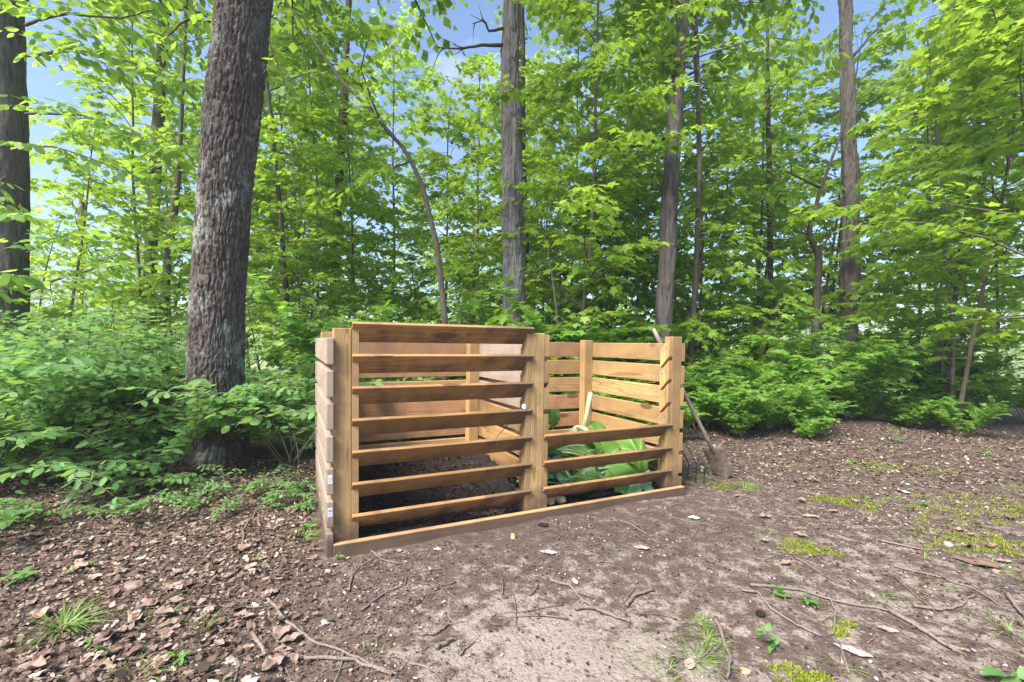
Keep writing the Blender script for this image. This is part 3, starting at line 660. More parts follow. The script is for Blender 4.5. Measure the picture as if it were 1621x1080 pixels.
# ------------------------------------------------------------------ young maples: the layered green mass of the wood
GY = 'young trees filling the wood behind the bin'
spots = [  # x, y, variant, scale
    (-6.4, 9.0, 0, 1.0), (-4.6, 8.0, 3, 1.0), (-5.4, 12.0, 2, 1.0), (-3.2, 9.6, 1, 1.0), (-1.9, 8.8, 0, 1.0), (-3.9, 14.0, 2, 1.1),
    (-1.1, 11.2, 2, .95), (-.6, 7.6, 3, .95), (.1, 9.2, 1, 1.05), (.9, 8.0, 3, .9), (1.3, 11.5, 0, 1.1), (2.4, 9.6, 2, .9), (2.1, 7.6, 1, .85), (3.4, 8.2, 0, .95),
    (3.9, 11.0, 2, 1.0), (5.0, 9.2, 1, 1.15), (5.6, 12.4, 0, 1.2), (6.8, 10.2, 3, 1.3), (7.6, 8.2, 2, .95), (8.6, 11.0, 0, 1.1), (7.1, 7.4, 1, 1.0), (7.2, 13.0, 2, 1.2), (9.8, 9.2, 0, 1.1),
    (-8.2, 11.0, 1, 1.2), (-9.4, 14.0, 2, 1.2), (-7.2, 15.0, 4, 1.2), (-.2, 14.5, 4, 1.2), (3.0, 15.0, 4, 1.2), (9.5, 15.0, 4, 1.3), (-12, 18, 2, 1.4), (13, 14, 2, 1.3), (12.0, 18, 4, 1.3),
    (-3.6, 8.4, 0, .9), (-7.6, 9.4, 2, 1.0), (-6.0, 10.6, 0, 1.1), (-2.4, 10.6, 3, 1.3), (-1.4, 9.9, 1, 1.1), (.4, 11.0, 3, 1.3), (1.9, 9.4, 1, 1.0), (2.9, 11.8, 3, 1.4), (4.4, 9.8, 3, 1.2), (6.0, 11.4, 1, 1.3), (7.9, 9.8, 3, 1.3),
    (9.2, 12.4, 3, 1.6), (-8.8, 12.6, 3, 1.4), (-4.8, 13.4, 1, 1.4), (-2.6, 13.2, 3, 1.6), (.9, 13.2, 1, 1.4), (4.6, 13.6, 3, 1.6), (8.4, 14.6, 1, 1.6), (11.2, 12.6, 1, 1.4), (-10.8, 15.5, 3, 1.7), (-3.4, 16.4, 3, 1.8), (.6, 16.8, 3, 1.8), (4.6, 16.8, 3, 1.9), (8.8, 18.0, 3, 2.0), (-7.4, 18.4, 3, 1.9),
    (7.6, 10.9, 0, 1.1), (6.6, 12.0, 3, 1.6), (-1.0, 8.2, 1, .9), (1.4, 7.2, 3, .8), (-3.3, 7.2, 1, .8), (-4.4, 9.8, 2, .9), (2.8, 7.4, 3, .9), (-13, 22, 0, 1.8), (-9, 23, 2, 1.7), (-4, 23, 0, 1.8), (1, 23, 2, 1.7), (6, 23, 0, 1.8), (11, 23, 2, 1.7), (16, 21, 0, 1.8), (-17, 21, 2, 1.7), (18, 26, 2, 2.0), (-20, 28, 0, 2.0),
    (-7.0, 7.0, 3, 1.0), (1.7, 17, 2, 1.2), (6.0, 18, 0, 1.4), (-5.2, 18, 0, 1.4), (-1.8, 18.5, 2, 1.2)]
for i, (x, y, k, s) in enumerate(spots):
    if (y > 12 and i % 5 in (1, 3)) or (y > 8.0 and i % 5 == 4) or y > 15.5 or (y > 9.5 and i % 7 == 0): continue
    place_tree('young_maple' if k != 4 else 'young_beech', YM[k], x, y, rnd.uniform(0, 6.28), s*rnd.uniform(.92, 1.08),
               'young leafy tree with bright green layered foliage in the wood behind the bin' if k != 4 else 'young oval-leaved tree standing deep in the wood behind the bin',
               GY if k != 4 else 'oval-leaved young trees deep in the wood', tilt=(rnd.uniform(-.06, .06), rnd.uniform(-.06, .06)))
# tall branches hanging into the top of the picture, from trees standing to the right and left of the view
for i, (nm, lab, x, y, k, s, tl) in enumerate([
    ('overhanging_maple', 'yellow-green maple reaching into the upper right corner from outside the frame', 5.9, 4.9, 2, .95, (0, -.12)),
    ('overhanging_maple', 'leafy maple spreading sprays over the right side above the litter', 6.1, 6.2, 0, .9, (.0, .05)),
    ('overhanging_maple', 'maple whose high sprays hang between the two tall grey trunks', .9, 6.6, 2, .85, (.02, -.02))]):
    t = place_tree(nm, YM[k], x, y, rnd.uniform(0, 6.28), s, lab, None, tilt=tl)
for x, y, k, lab in ((2.7, 6.9, 1, 'slim tree with high oval leaves right of the leaning grey trunk'), (-3.5, 7.2, 1, 'slim tree with high foliage between the thick trunk and the dark bent trunk'),
                     (8.2, 8.6, 1, 'slim tree with a high crown right of the shaggy trunk on the right')):
    place_tree('high_crowned_tree', OH[k], x, y, rnd.uniform(0, 6.28), 1.0, lab, None)
# saplings and bushes closer to the ground
GS = 'leafy saplings and bushes low in the wood'
for i in range(64):
    y = rnd.uniform(5.6, 13.5); x = rnd.uniform(-1, 1)*(y*1.25+1)
    if x > 1.6 and y < 6.6+.15*x: y += 1.6
    if abs(x) < 1.6 and y < 5.8: y += 1
    if y < 9.2 and .64 < x/y < .80: continue
    if x/y > .8 and y < 11: continue
    place_tree('leafy_sapling', SM[rnd.randrange(3)], x, y, rnd.uniform(0, 6.28), rnd.uniform(.6, 1.15),
               'low leafy green sapling in the undergrowth behind the bin', GS, 'sapling', (rnd.uniform(-.1, .1), rnd.uniform(-.1, .1)))
# far trees across the meadow
GFa = 'far trees beyond the meadow'
for i in range(64):
    x = -80+160*(i % 32)/31+rnd.uniform(-3, 3); y = rnd.uniform(44, 58) if i < 32 else rnd.uniform(64, 84)
    place_tree('far_tree', YM[(0, 2, 4)[i % 3]], x, y, rnd.uniform(0, 6.28), rnd.uniform(1.5, 2.2), 'distant green tree across the bright meadow', GFa)

# ================================================================== THE COMPOST BIN
U0, V0, YAW = -0.9228, 2.3522, 0.4504
W, WM, PW, DP = 2.44, 1.1666, 0.088, 1.21
Z0 = EYE-1.0541; HP = 1.1246; ZT = Z0+HP; Q = 0.1689
BIN = Matrix.Translation((U0, V0, 0)) @ Matrix.Rotation(YAW, 4, 'Z')
def b2w(u, v, z): return BIN @ Vector((u, v, z))
binr = thing('compost_bin', 'slatted wooden two-bay compost bin with angled front slats standing on bare soil', 'compost bin', (U0, V0, 0), YAW)
_cache = {}
def board_mesh(L, H, T, bev=.0025):
    k = (round(L, 3), round(H, 3), round(T, 3), bev)
    if k in _cache: return _cache[k]
    bm = bmesh.new(); bmesh.ops.create_cube(bm, size=1)
    for v in bm.verts: v.co = Vector((v.co.x*L, v.co.y*T, v.co.z*H))
    bmesh.ops.bevel(bm, geom=list(bm.edges), offset=bev, segments=2 if bev > .004 else 1, affect='EDGES', profile=.6)
    me = bpy.data.meshes.new('board'); bm.to_mesh(me); bm.free(); _cache[k] = me; return me
def board(name, L, H, T, c, d, m, bev=.0025, roll=0.0, label=None, jit_=.0015):
    """board of length L along d ('u','v','z'), centre c"""
    me = board_mesh(L, H, T, bev)
    o = bpy.data.objects.new(name, me); COL.objects.link(o); o.parent = binr
    if not len(me.materials): me.materials.append(m)
    o.material_slots[0].link = 'OBJECT'; o.material_slots[0].material = m
    R = {'u': Matrix.Identity(4), 'v': Matrix.Rotation(pi/2, 4, 'Z'), 'z': Matrix.Rotation(-pi/2, 4, 'Y')}[d]
    if d == 'u' and roll: R = Matrix.Rotation(roll, 4, 'X')
    e = Matrix.Rotation(rnd.uniform(-1, 1)*jit_, 4, 'Z') @ Matrix.Rotation(rnd.uniform(-1, 1)*jit_, 4, 'Y')
    o.matrix_local = Matrix.Translation(c) @ R @ e
    if label: o['label'] = label
    return o
# posts: length along z, board local (x=length -> z)
for i, u in enumerate((0, WM, W-PW)):
    board('post', ZT+.12, PW, PW, (u+PW/2, PW/2, (ZT-.12)/2), 'z', M['wood'], .003, jit_=.004)
for i, u in enumerate((0, WM, W-PW)):
    board('post', ZT+.10-.012*i, PW, PW, (u+PW/2, DP-PW/2, (ZT-.10-.012*i)/2), 'z', M['wood'], .003, jit_=.004)
# front sill
board('sill', W+.03, .11, .040, (W/2+.012, -.022, Z0-.055), 'u', M['wood_sill'], .005)
# side, back and divider boards
for k in range(7):
    zt = ZT-.0497-Q*k; zc = zt-.07
    o = board('side_board', DP+.05, .138, .036, (-.0195, DP/2-.005+rnd.uniform(-.006, .004), zc), 'v', M['wood_grey'], .006, label='weathered grey-brown board of the outer left side' if k == 0 else None)
    if k in (3, 4, 5):      # small white paper tags stapled on the board ends
        if k > 3:
            ta = board('tag', .022, .045, .0012, (-.0195, -.0345-.0016, zc+.012), 'u', M['tag'], .0002); ta.parent = o
            ta.matrix_local = Matrix.Translation((-(DP+.05)/2-.0012, 0, .012)) @ Matrix.Rotation(pi/2, 4, 'Z')
            G = Geo(); rr = random.Random(k)
            for q in range(5):
                x0 = -.008+.0036*q; h0 = rr.uniform(.004, .016); G.add([(x0, -.001, .002), (x0+.0018, -.001, .002), (x0+.0018, -.001, .002+h0), (x0, -.001, .002+h0)], [[0, 1, 2, 3]])
            for q in range(3):
                z0 = -.016+.005*q; G.add([(-.008, -.001, z0), (.004+.002*q, -.001, z0), (.004+.002*q, -.001, z0+.0018), (-.008, -.001, z0+.0018)], [[0, 1, 2, 3]])
            pr = obj('tag', G.build('tag_print'), M['tag_print'], o); pr.matrix_local = Matrix.Translation((-(DP+.05)/2-.0012, 0, .012)) @ Matrix.Rotation(-pi/2, 4, 'Z')
            pr.name = 'printed_tag'
    board('side_board', DP+.02, .138, .036, (W+.0195, DP/2+.01, zc+rnd.uniform(-.002, .002)), 'v', M['wood'], .004)
    board('back_board', W+.02, .138, .036, (W/2, DP+.0195, zc+rnd.uniform(-.002, .002)), 'u', M['wood_red'] if k in (0, 3, 4) else M['wood'], .004,
          label='darker reddish board low on the back' if k == 4 else None)
    if k < 6:
        board('divider_board', DP-.14, .138, .034, (WM+PW+.018, DP/2+.055, zc), 'v', M['wood_grey'] if k < 3 else M['wood_slat'], .004)
# slat slots: blocks with 45 degree ends, nailed on the sides of the posts
BD, BW = .089, .037
def slat_top(k): return 1.218-.1700*k
def block_mesh(zt, zb, top_flat, bot_flat):
    """parallelogram seen from the side: front edge v=0, back edge v=BD; ends fall 45 degrees to the back"""
    at_, ab = zt, zb
    prof = [(0, at_), (BD, at_ if top_flat else at_-BD), (BD, ab if bot_flat else ab-BD), (0, ab)]
    bm = bmesh.new(); c = ((at_+ab)/2)
    a = [bm.verts.new((p[1]-c, -BW/2, p[0]-BD/2)) for p in prof]; b = [bm.verts.new((p[1]-c, BW/2, p[0]-BD/2)) for p in prof]
    bm.faces.new(a); bm.faces.new(b[::-1])
    for i in range(4): bm.faces.new((a[i], b[i], b[(i+1) % 4], a[(i+1) % 4])[::-1])
    bmesh.ops.recalc_face_normals(bm, faces=bm.faces); bmesh.ops.bevel(bm, geom=list(bm.edges), offset=.0015, segments=1, affect='EDGES')
    me = bpy.data.meshes.new('block'); bm.to_mesh(me); bm.free(); return me, c
for ci, u in enumerate((PW+BW/2+.0005, WM-BW/2-.0005, WM+PW+BW/2+.0005, W-PW-BW/2-.0005)):
    for k in range(7):
        zt = slat_top(k)-.0345; zb = slat_top(k+1)-.0050 if k < 6 else -.05
        me, c = block_mesh(zt, zb, False, k == 6)
        me.materials.append(M['wood_red'] if (k == 1 and ci == 0) else M['wood'])
        o = bpy.data.objects.new('slat_block', me); COL.objects.link(o); o.parent = binr
        # mesh: x = height, y = along u, z = depth
        o.matrix_local = Matrix(((0, 1, 0, u), (0, 0, 1, BD/2+.001), (1, 0, 0, c), (0, 0, 0, 1)))
        if k == 1 and ci == 0: o['label'] = 'reddish block between two slats'
# slats: local x along, y = thickness, z = width ; tilted 45 degrees
def slat(u0, u1, k, m, label=None):
    # top front corner T=(-.0066, ts); width runs back and down
    ts = slat_top(k); wv = Vector((0, cos(pi/4), -sin(pi/4))); nv = Vector((0, sin(pi/4), cos(pi/4)))
    me = board_mesh(u1-u0, .138, .019, .002)
    o = bpy.data.objects.new('slat', me); COL.objects.link(o); o.parent = binr
    if not len(me.materials): me.materials.append(m)
    o.material_slots[0].link = 'OBJECT'; o.material_slots[0].material = m
    c = Vector(((u0+u1)/2, -.0066-.010, ts+.010)) + wv*.069 - nv*.0095
    X = Vector((1, 0, 0)); Zl = -wv; Yl = Zl.cross(X)
    Rm = Matrix((X, Yl, Zl)).transposed().to_4x4()
    o.matrix_local = Matrix.Translation(c) @ Rm @ Matrix.Rotation(rnd.uniform(-.003, .003), 4, 'Y')
    if label: o['label'] = label
for k in range(7):
    slat(PW+.001, WM-.001, k, M['wood_slat'])
for k in (4, 5, 6):
    slat(WM+PW+.001, W-PW-.001, k, M['wood_slat'])

# screw heads
G = Geo()
def scr(p, nrm):
    nrm = Vector(nrm); G.tube([Vector(p)-nrm*.001, Vector(p)+nrm*.0009], [.0042, .0042], 8)
rs = random.Random(9)
for k in range(7):
    zc = ZT-.0497-Q*k-.07
    for dz in (-.035, .038):
        j = rs.uniform(-.006, .006)
        for v in (PW/2, DP-PW/2): scr((-.0380, v+j, zc+dz), (-1, 0, 0)); scr((W+.0380, v+j, zc+dz), (1, 0, 0)); scr((W+.0010, v+j, zc+dz), (-1, 0, 0))
        scr((WM+PW+.0005, DP-.1, zc+dz), (-1, 0, 0))
    for u in (PW+BW/2, WM-BW/2, WM+PW+BW/2, W-PW-BW/2):
        zb = slat_top(k)-.075
        s_ = 1 if u in (PW+BW/2, WM+PW+BW/2) else -1
        for v in (.03, .065): scr((u+s_*(BW/2+.0006), v, zb-.02-v*.6), (s_, 0, 0))
o = obj('screw_heads', G.build('screw_heads'), M['steel_dark'], binr); o['kind'] = 'stuff'
# ------------------------------------------------------------------ soil and contents of the two bays
def mound(name, u0, u1, v0, v1, f, m, label, cat, n=60):
    G = Geo(); us = np.linspace(u0, u1, n); vs = np.linspace(v0, v1, n)
    uu, vv = np.meshgrid(us, vs, indexing='ij'); zz = f(uu, vv) + .022*fbm(uu*9, vv*9, 0, 4, 7)+.009*fbm(uu*40, vv*40, 0, 2, 8)
    P = [(float(uu[i, j]), float(vv[i, j]), float(zz[i, j])) for i in range(n) for j in range(n)]
    Fc = [[i*n+j, (i+1)*n+j, (i+1)*n+j+1, i*n+j+1] for i in range(n-1) for j in range(n-1)]
    G.add(P, Fc); me = G.build(name)
    o = obj(name, me, m, None, (U0, V0, 0), (0, 0, YAW)); tag(o, label, cat, kind='stuff'); return o
fL = lambda u, v: .035 + .16*sstep(.1, .9, v) + .03*np.sin(u*5)
fR = lambda u, v: .03 + .10*sstep(.1, .8, v)
mound('compost_soil', .004, WM+PW-.002, .004, DP-.002, fL, M['compost'], 'dark moist compost heaped in the left bay of the bin', 'compost', 90)
mound('compost_soil', WM+PW+.038, W-.004, .004, DP-.002, fR, M['compost'], 'dark soil under the squash leaves in the right bay', 'compost', 50)
G = Geo(); r = random.Random(4)
for i in range(1500):
    u = r.uniform(.05, WM-.02) if i % 4 else r.uniform(WM+.15, W-.05); v = r.uniform(.03, DP-.05); z = float((fL if u < WM else fR)(u, v))+.022*float(fbm(np.array([u*9.]), np.array([v*9.]), 0, 4, 7)[0])
    p = (u, v, z+.006); q = r.random()
    if q < .65: G.leaf('litter' if q < .3 else 'chip', p, jit(r, 1), UP+jit(r, .6), r.uniform(.012, .04), max(0, r.gauss(-.12, .16)))
    elif q < .9: chunk_geo(G, p, r.uniform(.004, .012), r, 1)
    else: 
        d = jit(r, 1); d.z *= .15; G.tube(curve_path(r, Vector(p), d, r.uniform(.05, .16), 4, .0, .2), .0014, 3, 0, False)
me = G.build('compost_debris'); me.materials.append(M['litter']); me.materials.append(M['compost'])
tag(obj('compost_debris', me, None, None, (U0, V0, 0), (0, 0, YAW)), 'dark rotting leaf bits and stalks scattered over the compost', 'compost debris', kind='stuff')

def bin_place(o, u, v, z, rot=(0, 0, 0)):
    o.matrix_world = BIN @ Matrix.Translation((u, v, z)) @ Matrix.Rotation(rot[2], 4, 'Z') @ Matrix.Rotation(rot[1], 4, 'Y') @ Matrix.Rotation(rot[0], 4, 'X')
def squash_leaf_mesh(R, seed, cup=.25):
    r = random.Random(seed); nA, nR = 56, 9; G = Geo(); vs = [(0, 0, 0)]
    for j in range(1, nR+1):
        for i in range(nA):
            a = 2*pi*i/nA; lob = 1 + .13*cos(5*a) + .05*sin(2*a+seed) - .42*max(0, cos(a+pi/2))**14
            t = j/nR; rad = R*t*(1 + (lob-1)*t*t)*(1+.025*sin(i*2.6)*t)
            z = cup*R*(t*t)*(.6+.5*sin(2*a+seed)) - .35*R*t**3*abs(sin(a*1.5+seed*.7)) + .05*R*t*sin(7*a+seed)-.03*R*abs(cos(a*2.5))*t
            vs.append((rad*cos(a), rad*sin(a), z))
    fs = [[0, 1+i, 1+(i+1) % nA] for i in range(nA)]
    for j in range(nR-1):
        for i in range(nA):
            fs.append([1+j*nA+i, 1+(j+1)*nA+i, 1+(j+1)*nA+(i+1) % nA, 1+j*nA+(i+1) % nA])
    G.add(vs, fs); me = G.build('leaf_blade')
    me.polygons.foreach_set('use_smooth', np.ones(len(me.polygons), bool)); return me
def squash_mat(name, a, b, vein, tr):
    m, n, l = mat(name); tc = n.new('ShaderNodeTexCoord'); s = n.new('ShaderNodeSeparateXYZ'); l.new(tc.outputs['Object'], s.inputs[0])
    ang = mth(n, l, 'ARCTAN2', s.outputs[1], s.outputs[0]); rad = mth(n, l, 'SQRT', mth(n, l, 'ADD', mth(n, l, 'POWER', s.outputs[0], 2.0), mth(n, l, 'POWER', s.outputs[1], 2.0)))
    z = noise(n, l, tc.outputs['Object'], 18, 4, .6)
    w = mth(n, l, 'ABSOLUTE', mth(n, l, 'SINE', mth(n, l, 'MULTIPLY', mth(n, l, 'ADD', ang, mth(n, l, 'MULTIPLY', z, .12)), 3.5)))
    lin = mth(n, l, 'MULTIPLY', w, mth(n, l, 'MULTIPLY', rad, 60.0)); vr = ramp(n, [(.05, (.85,)*3), (.4, (0,)*3)]); l.new(mth(n, l, 'MULTIPLY', lin, .3), vr.inputs[0])
    c = mixc(n, l, z, a, b); c = mixc(n, l, vr.outputs[0], c, vein)
    d = n.new('ShaderNodeBsdfPrincipled'); l.new(c, d.inputs['Base Color']); d.inputs['Roughness'].default_value = .45; d.inputs['Specular IOR Level'].default_value = .35
    bp = n.new('ShaderNodeBump'); bp.inputs['Strength'].default_value = .5; bp.inputs['Distance'].default_value = .004; l.new(mth(n, l, 'SUBTRACT', z, vr.outputs[0]), bp.inputs['Height']); l.new(bp.outputs[0], d.inputs['Normal'])
    t = n.new('ShaderNodeBsdfTranslucent'); t.inputs['Color'].default_value = (*tr, 1)
    x = n.new('ShaderNodeMixShader'); x.inputs[0].default_value = .25; l.new(d.outputs[0], x.inputs[1]); l.new(t.outputs[0], x.inputs[2])
    o = n.new('ShaderNodeOutputMaterial'); l.new(x.outputs[0], o.inputs['Surface']); return m
M['sq_green'] = squash_mat('squash_leaf_green', (.08, .20, .03), (.19, .35, .07), (.34, .46, .2), (.22, .42, .06))
M['sq_pale'] = squash_mat('squash_leaf_underside', (.22, .38, .17), (.32, .48, .25), (.45, .58, .36), (.3, .5, .12))
leaves_sq = [  # u, v, z, R, rot, mat, label
    (2.02, .34, .33, .21, (.85, .15, .3), 'sq_green', 'large dark green squash leaf propped up behind the upper slats on the right'),
    (2.25, .22, .27, .17, (.7, -.6, .8), 'sq_green', 'squash leaf bent against the block of the right post'),
    (1.92, .24, .235, .22, (.75, .05, -.4), 'sq_green', 'broad ribbed squash leaf facing the gap between the two lower slats'),
    (1.58, .22, .20, .15, (1.0, .3, .6), 'sq_pale', 'pale underside of a squash leaf showing in the middle gap'),
    (1.42, .25, .18, .15, (.7, .6, 1.9), 'sq_green', 'folded green squash leaf beside the middle post in the low gap'),
    (1.40, .26, .40, .12, (.9, .35, 2.6), 'sq_green', 'small crumpled dark leaf between the upper slats next to the middle post'),
    (2.12, .13, .10, .14, (.45, -.2, .2), 'sq_pale', 'pale squash leaf drooping to the soil behind the bottom slat'),
    (1.49, .30, .585, .075, (1.2, .1, -1.2), 'sq_green', 'bright heart-shaped leaf standing above the top remaining slat'),
    (1.66, .42, .33, .15, (.4, .2, 1.2), 'sq_pale', 'light green leaf lying on the stalk heap'),
    (2.1, .6, .27, .2, (.35, -.3, 2.2), 'sq_green', 'squash leaf lying at the back against the right wall')]
for i, (u, v, z, R_, rot, mm, lab) in enumerate(leaves_sq):
    R_ *= 1.2 if i in (0, 2, 6, 8) else 1.0; t = bpy.data.objects.new('squash_leaf', squash_leaf_mesh(R_, i+2)); COL.objects.link(t); t.data.materials.append(M[mm])
    tag(t, lab, 'leaf', 'squash leaves thrown in the right bay'); bin_place(t, u, v, z, rot)
r = random.Random(12)
for i in range(44):
    u, v = (r.uniform(1.36, 1.72) if i % 3 else r.uniform(1.6, 2.2)), r.uniform(.10, .48); z = .10+.30*r.random() if u < 1.75 else .10+.14*r.random(); a = r.uniform(-.5, .5)
    G = Geo(); G.tube(curve_path(r, Vector((-.15, 0, 0)), Vector((1, 0, .1)), r.uniform(.2, .36), 7, .25, .12), [x*r.uniform(.7, 1.1) for x in (.009, .009, .008, .008, .007, .006, .005, .004)], 7)
    t = obj('squash_stalk', G.build('stalk'), M['stalk']); tag(t, '%s stalk, %s in the heap, %s of the right bay' % (('pale green', 'thin pale', 'curved pale')[i % 3], ('low', 'midway', 'high')[0 if z < .15 else (1 if z < .26 else 2)], 'beside the middle post' if u < 1.55 else ('left part' if u < 1.8 else 'right part')), 'stalk', 'cut stalks among the squash leaves'); bin_place(t, u, v, z, (0, r.uniform(-.3, .3), a))
# thick upright stalk growing from a pale cut squash
pS = at(935, 624, 3.74); pE = at(923, 680, 3.62)
t = thing('squash_stump', 'thick upright green stalk with a pale cream root lump above the top remaining slat', 'squash', pE)
G = Geo(); d = pS-pE; G.tube([d*0, d*.35+Vector((.004, 0, 0)), d*.7, d*1.0, d*1.04], [.019, .017, .020, .024, .018], 10); obj('stalk', G.build('stalk'), M['stalk'], t)
bm = bmesh.new(); bmesh.ops.create_icosphere(bm, subdivisions=4, radius=1)
for v in bm.verts:
    k = 1+.13*float(fbm(np.array([v.co.x*2]), np.array([v.co.y*2]), np.array([v.co.z*2.]), 3, 4)[0]); v.co = Vector((v.co.x*.085*k, v.co.y*.06*k, v.co.z*.055*k))
for f in bm.faces: f.smooth = True
me = bpy.data.meshes.new('root_lump'); bm.to_mesh(me); bm.free(); obj('root_lump', me, M['flesh'], t, (-.03, -.02, -.02))
# dark oblong squash on the soil behind the bottom slat
bm = bmesh.new(); bmesh.ops.create_uvsphere(bm, u_segments=24, v_segments=14, radius=1)
for v in bm.verts:
    x = v.co.z; v.co = Vector((x*.115, v.co.x*.036*(1-.25*x), v.co.y*.036*(1-.25*x)+.012*x*x))
for f in bm.faces: f.smooth = True
me = bpy.data.meshes.new('dark_squash'); bm.to_mesh(me); bm.free()
t = obj('dark_squash', me, M['dark_fruit']); tag(t, 'dark oblong squash lying on the soil behind the bottom right slat', 'squash'); bin_place(t, 1.62, .14, .085, (0, .05, .12))
for i, (u, v, z, mm, nm, lab, s) in enumerate([(1.335, .35, .60, 'yellow', 'yellow_squash_piece', 'yellow squash piece beside the middle post above the top slat', .055), (1.36, .10, .075, 'husk', 'brown_husk', 'curled brown husk on the soil next to the middle post', .045),
                                    (1.44, .09, .07, 'husk', 'brown_husk', 'darker crumpled husk beside the dark squash', .04), (1.95, .10, .06, 'husk', 'brown_husk', 'small tan husk near the sill under the bottom right slat', .03)]):
    bm = bmesh.new(); bmesh.ops.create_icosphere(bm, subdivisions=3, radius=s)
    for v_ in bm.verts:
        c = v_.co; k = 1+.35*float(fbm(np.array([c.x*25+i]), np.array([c.y*25]), np.array([c.z*25.]), 3, 4)[0]); c *= k; c.z *= .7; c.x *= 1.25
    for f in bm.faces: f.smooth = True
    me = bpy.data.meshes.new(nm); bm.to_mesh(me); bm.free(); t = obj(nm, me, M[mm]); tag(t, lab, 'compost scrap'); bin_place(t, u, v, z, (.3, .2, i))
# compost thermometer: round dial on a thin rod, stuck into the left bay beside the middle post
dp = b2w(WM-.055, -.012, 0); dp.z = at(829, 644, dp.y).z
t = thing('compost_thermometer', 'small round white dial on a thin dark rod beside the middle post', 'thermometer', dp, YAW)
G = Geo(); ax = Vector((.15, -.75, .62)).normalized(); G.tube([ax*-.006, ax*.004], [.019, .019], 28); obj('dial_case', G.build('dial_case'), M['metal'], t)
G = Geo(); G.tube([ax*.0042, ax*.0052], [.016, .016], 28); obj('dial_face', G.build('dial_face'), M['dial'], t)
G = Geo(); a = ax.orthogonal().normalized(); G.tube([ax*.0058-a*.004, ax*.0058+a*.014], [.0012, .0006], 4); obj('needle', G.build('needle'), M['rod'], t)
G = Geo(); G.tube([ax*-.006, ax*-.38], [.0028, .002], 8); obj('stem', G.build('stem'), M['rod'], t)

# ------------------------------------------------------------------ shovel and fork
def blade_mesh(L, Wd, tipw=.35):
    """round-point shovel blade: local x across, z down from the socket at 0 to -L, y the dish"""
    nu, nv = 18, 22; P = []
    for j in range(nv+1):
        t = j/nv; w = Wd/2*(.62+.38*min(1, t/.08)) if t < .08 else Wd/2*(1-.10*t)
        if t > .55: q = (t-.55)/.45; w = Wd/2*sqrt(max(0.0, 1-q**2.3))+.002
        for i in range(nu+1):
            s = -1+2*i/nu; dish = .022*(s*s) - .012*max(0, 1-abs(s)*3.2)*max(0, 1-t*1.7) + .03*sin(t*pi*.8)*0 - .035*t*t
            P.append((w*s, dish, -L*t))
    n = len(P); P2 = [(x, y+.0022, z) for x, y, z in P]
    Fc = []
    for j in range(nv):
        for i in range(nu):
            a = j*(nu+1)+i; Fc.append([a, a+1, a+nu+2, a+nu+1]); Fc.append([n+a+nu+1, n+a+nu+2, n+a+1, n+a])
    for j in range(nv):
        a = j*(nu+1); Fc.append([a+nu+1, n+a+nu+1, n+a, a]); a += nu; Fc.append([a, n+a, n+a+nu+1, a+nu+1])
    for i in range(nu):
        Fc.append([i, n+i, n+i+1, i+1]); a = nv*(nu+1)+i; Fc.append([a+1, n+a+1, n+a, a])
    G = Geo(); G.add(P+P2, Fc); me = G.build('blade'); me.polygons.foreach_set('use_smooth', np.ones(len(me.polygons), bool)); return me
tip = gp(1150, 757); tip.z = gh(tip.x, tip.y)+.0
hi = b2w(W+.058, .29, 1.155); dr = (hi-tip).normalized(); top = tip+dr*((hi-tip).length+.12)
neck = tip + dr*.30
t = thing('shovel', 'old round-point shovel with grey wooden handle leaning on the right side of the bin', 'shovel', tip)
G = Geo(); n = 12; G.tube([neck+dr*.02-tip+(top-neck-dr*.02)*i/n + Vector((0, 0, -.012*sin(pi*i/n))) for i in range(n+1)], [.0165]*(n-1)+[.0175, .013], 12); obj('handle', G.build('handle'), M['handle'], t)
G = Geo(); G.tube([neck-tip-dr*.075, neck-tip-dr*.03+Vector((0, 0, -.004)), neck-tip+dr*.03, neck-tip+dr*.17], [.006, .013, .018, .0185], 12); obj('socket', G.build('socket'), M['steel'], t)
bl = obj('blade', blade_mesh(.30, .172), M['steel'], t)
zl = dr; fw = Vector((-.75, -1, .1)); yl = (fw - zl*fw.dot(zl)).normalized()*-1; xl = yl.cross(zl)
bl.matrix_local = Matrix.Translation(neck-tip) @ Matrix((xl, yl, zl)).transposed().to_4x4()
G = Geo()
for s in (-1, 1): G.tube([Vector((s*.012, .004, .003)), Vector((s*.06, .010, .006)), Vector((s*.082, .016, -.002))], [.005, .005, .004], 6)
st = obj('foot_step', G.build('foot_step'), M['steel'], t); st.matrix_local = bl.matrix_local.copy()

ft = gp(1100, 768); hd = Vector((b2w(W+.075, .18, 0).x, b2w(W+.075, .18, 0).y, .98)); crown_p = at(1083, 690, 3.62); crown_p = Vector((1.405, 3.60, .36))
hx = b2w(W+.058, .16, 1.0)
t = thing('garden_fork', 'rusty four-tined garden fork leaning behind the right post of the bin', 'garden fork', Vector((ft.x, ft.y, gh(ft.x, ft.y))))
O = Vector((ft.x, ft.y, gh(ft.x, ft.y))); c0 = at(1082, 697, 3.55)-O
ddh = (hx-O-c0).normalized()
G = Geo(); G.tube([c0+ddh*.12+(hx-O-c0-ddh*.12)*i/6 for i in range(7)], [.016]*7, 10); obj('handle', G.build('handle'), M['handle'], t)
G = Geo(); G.tube([c0-ddh*.02, c0+ddh*.05, c0+ddh*.20], [.007, .012, .0175], 10); obj('socket', G.build('socket'), M['steel_dark'], t)
side = Vector((.80, -.60, 0)).normalized()
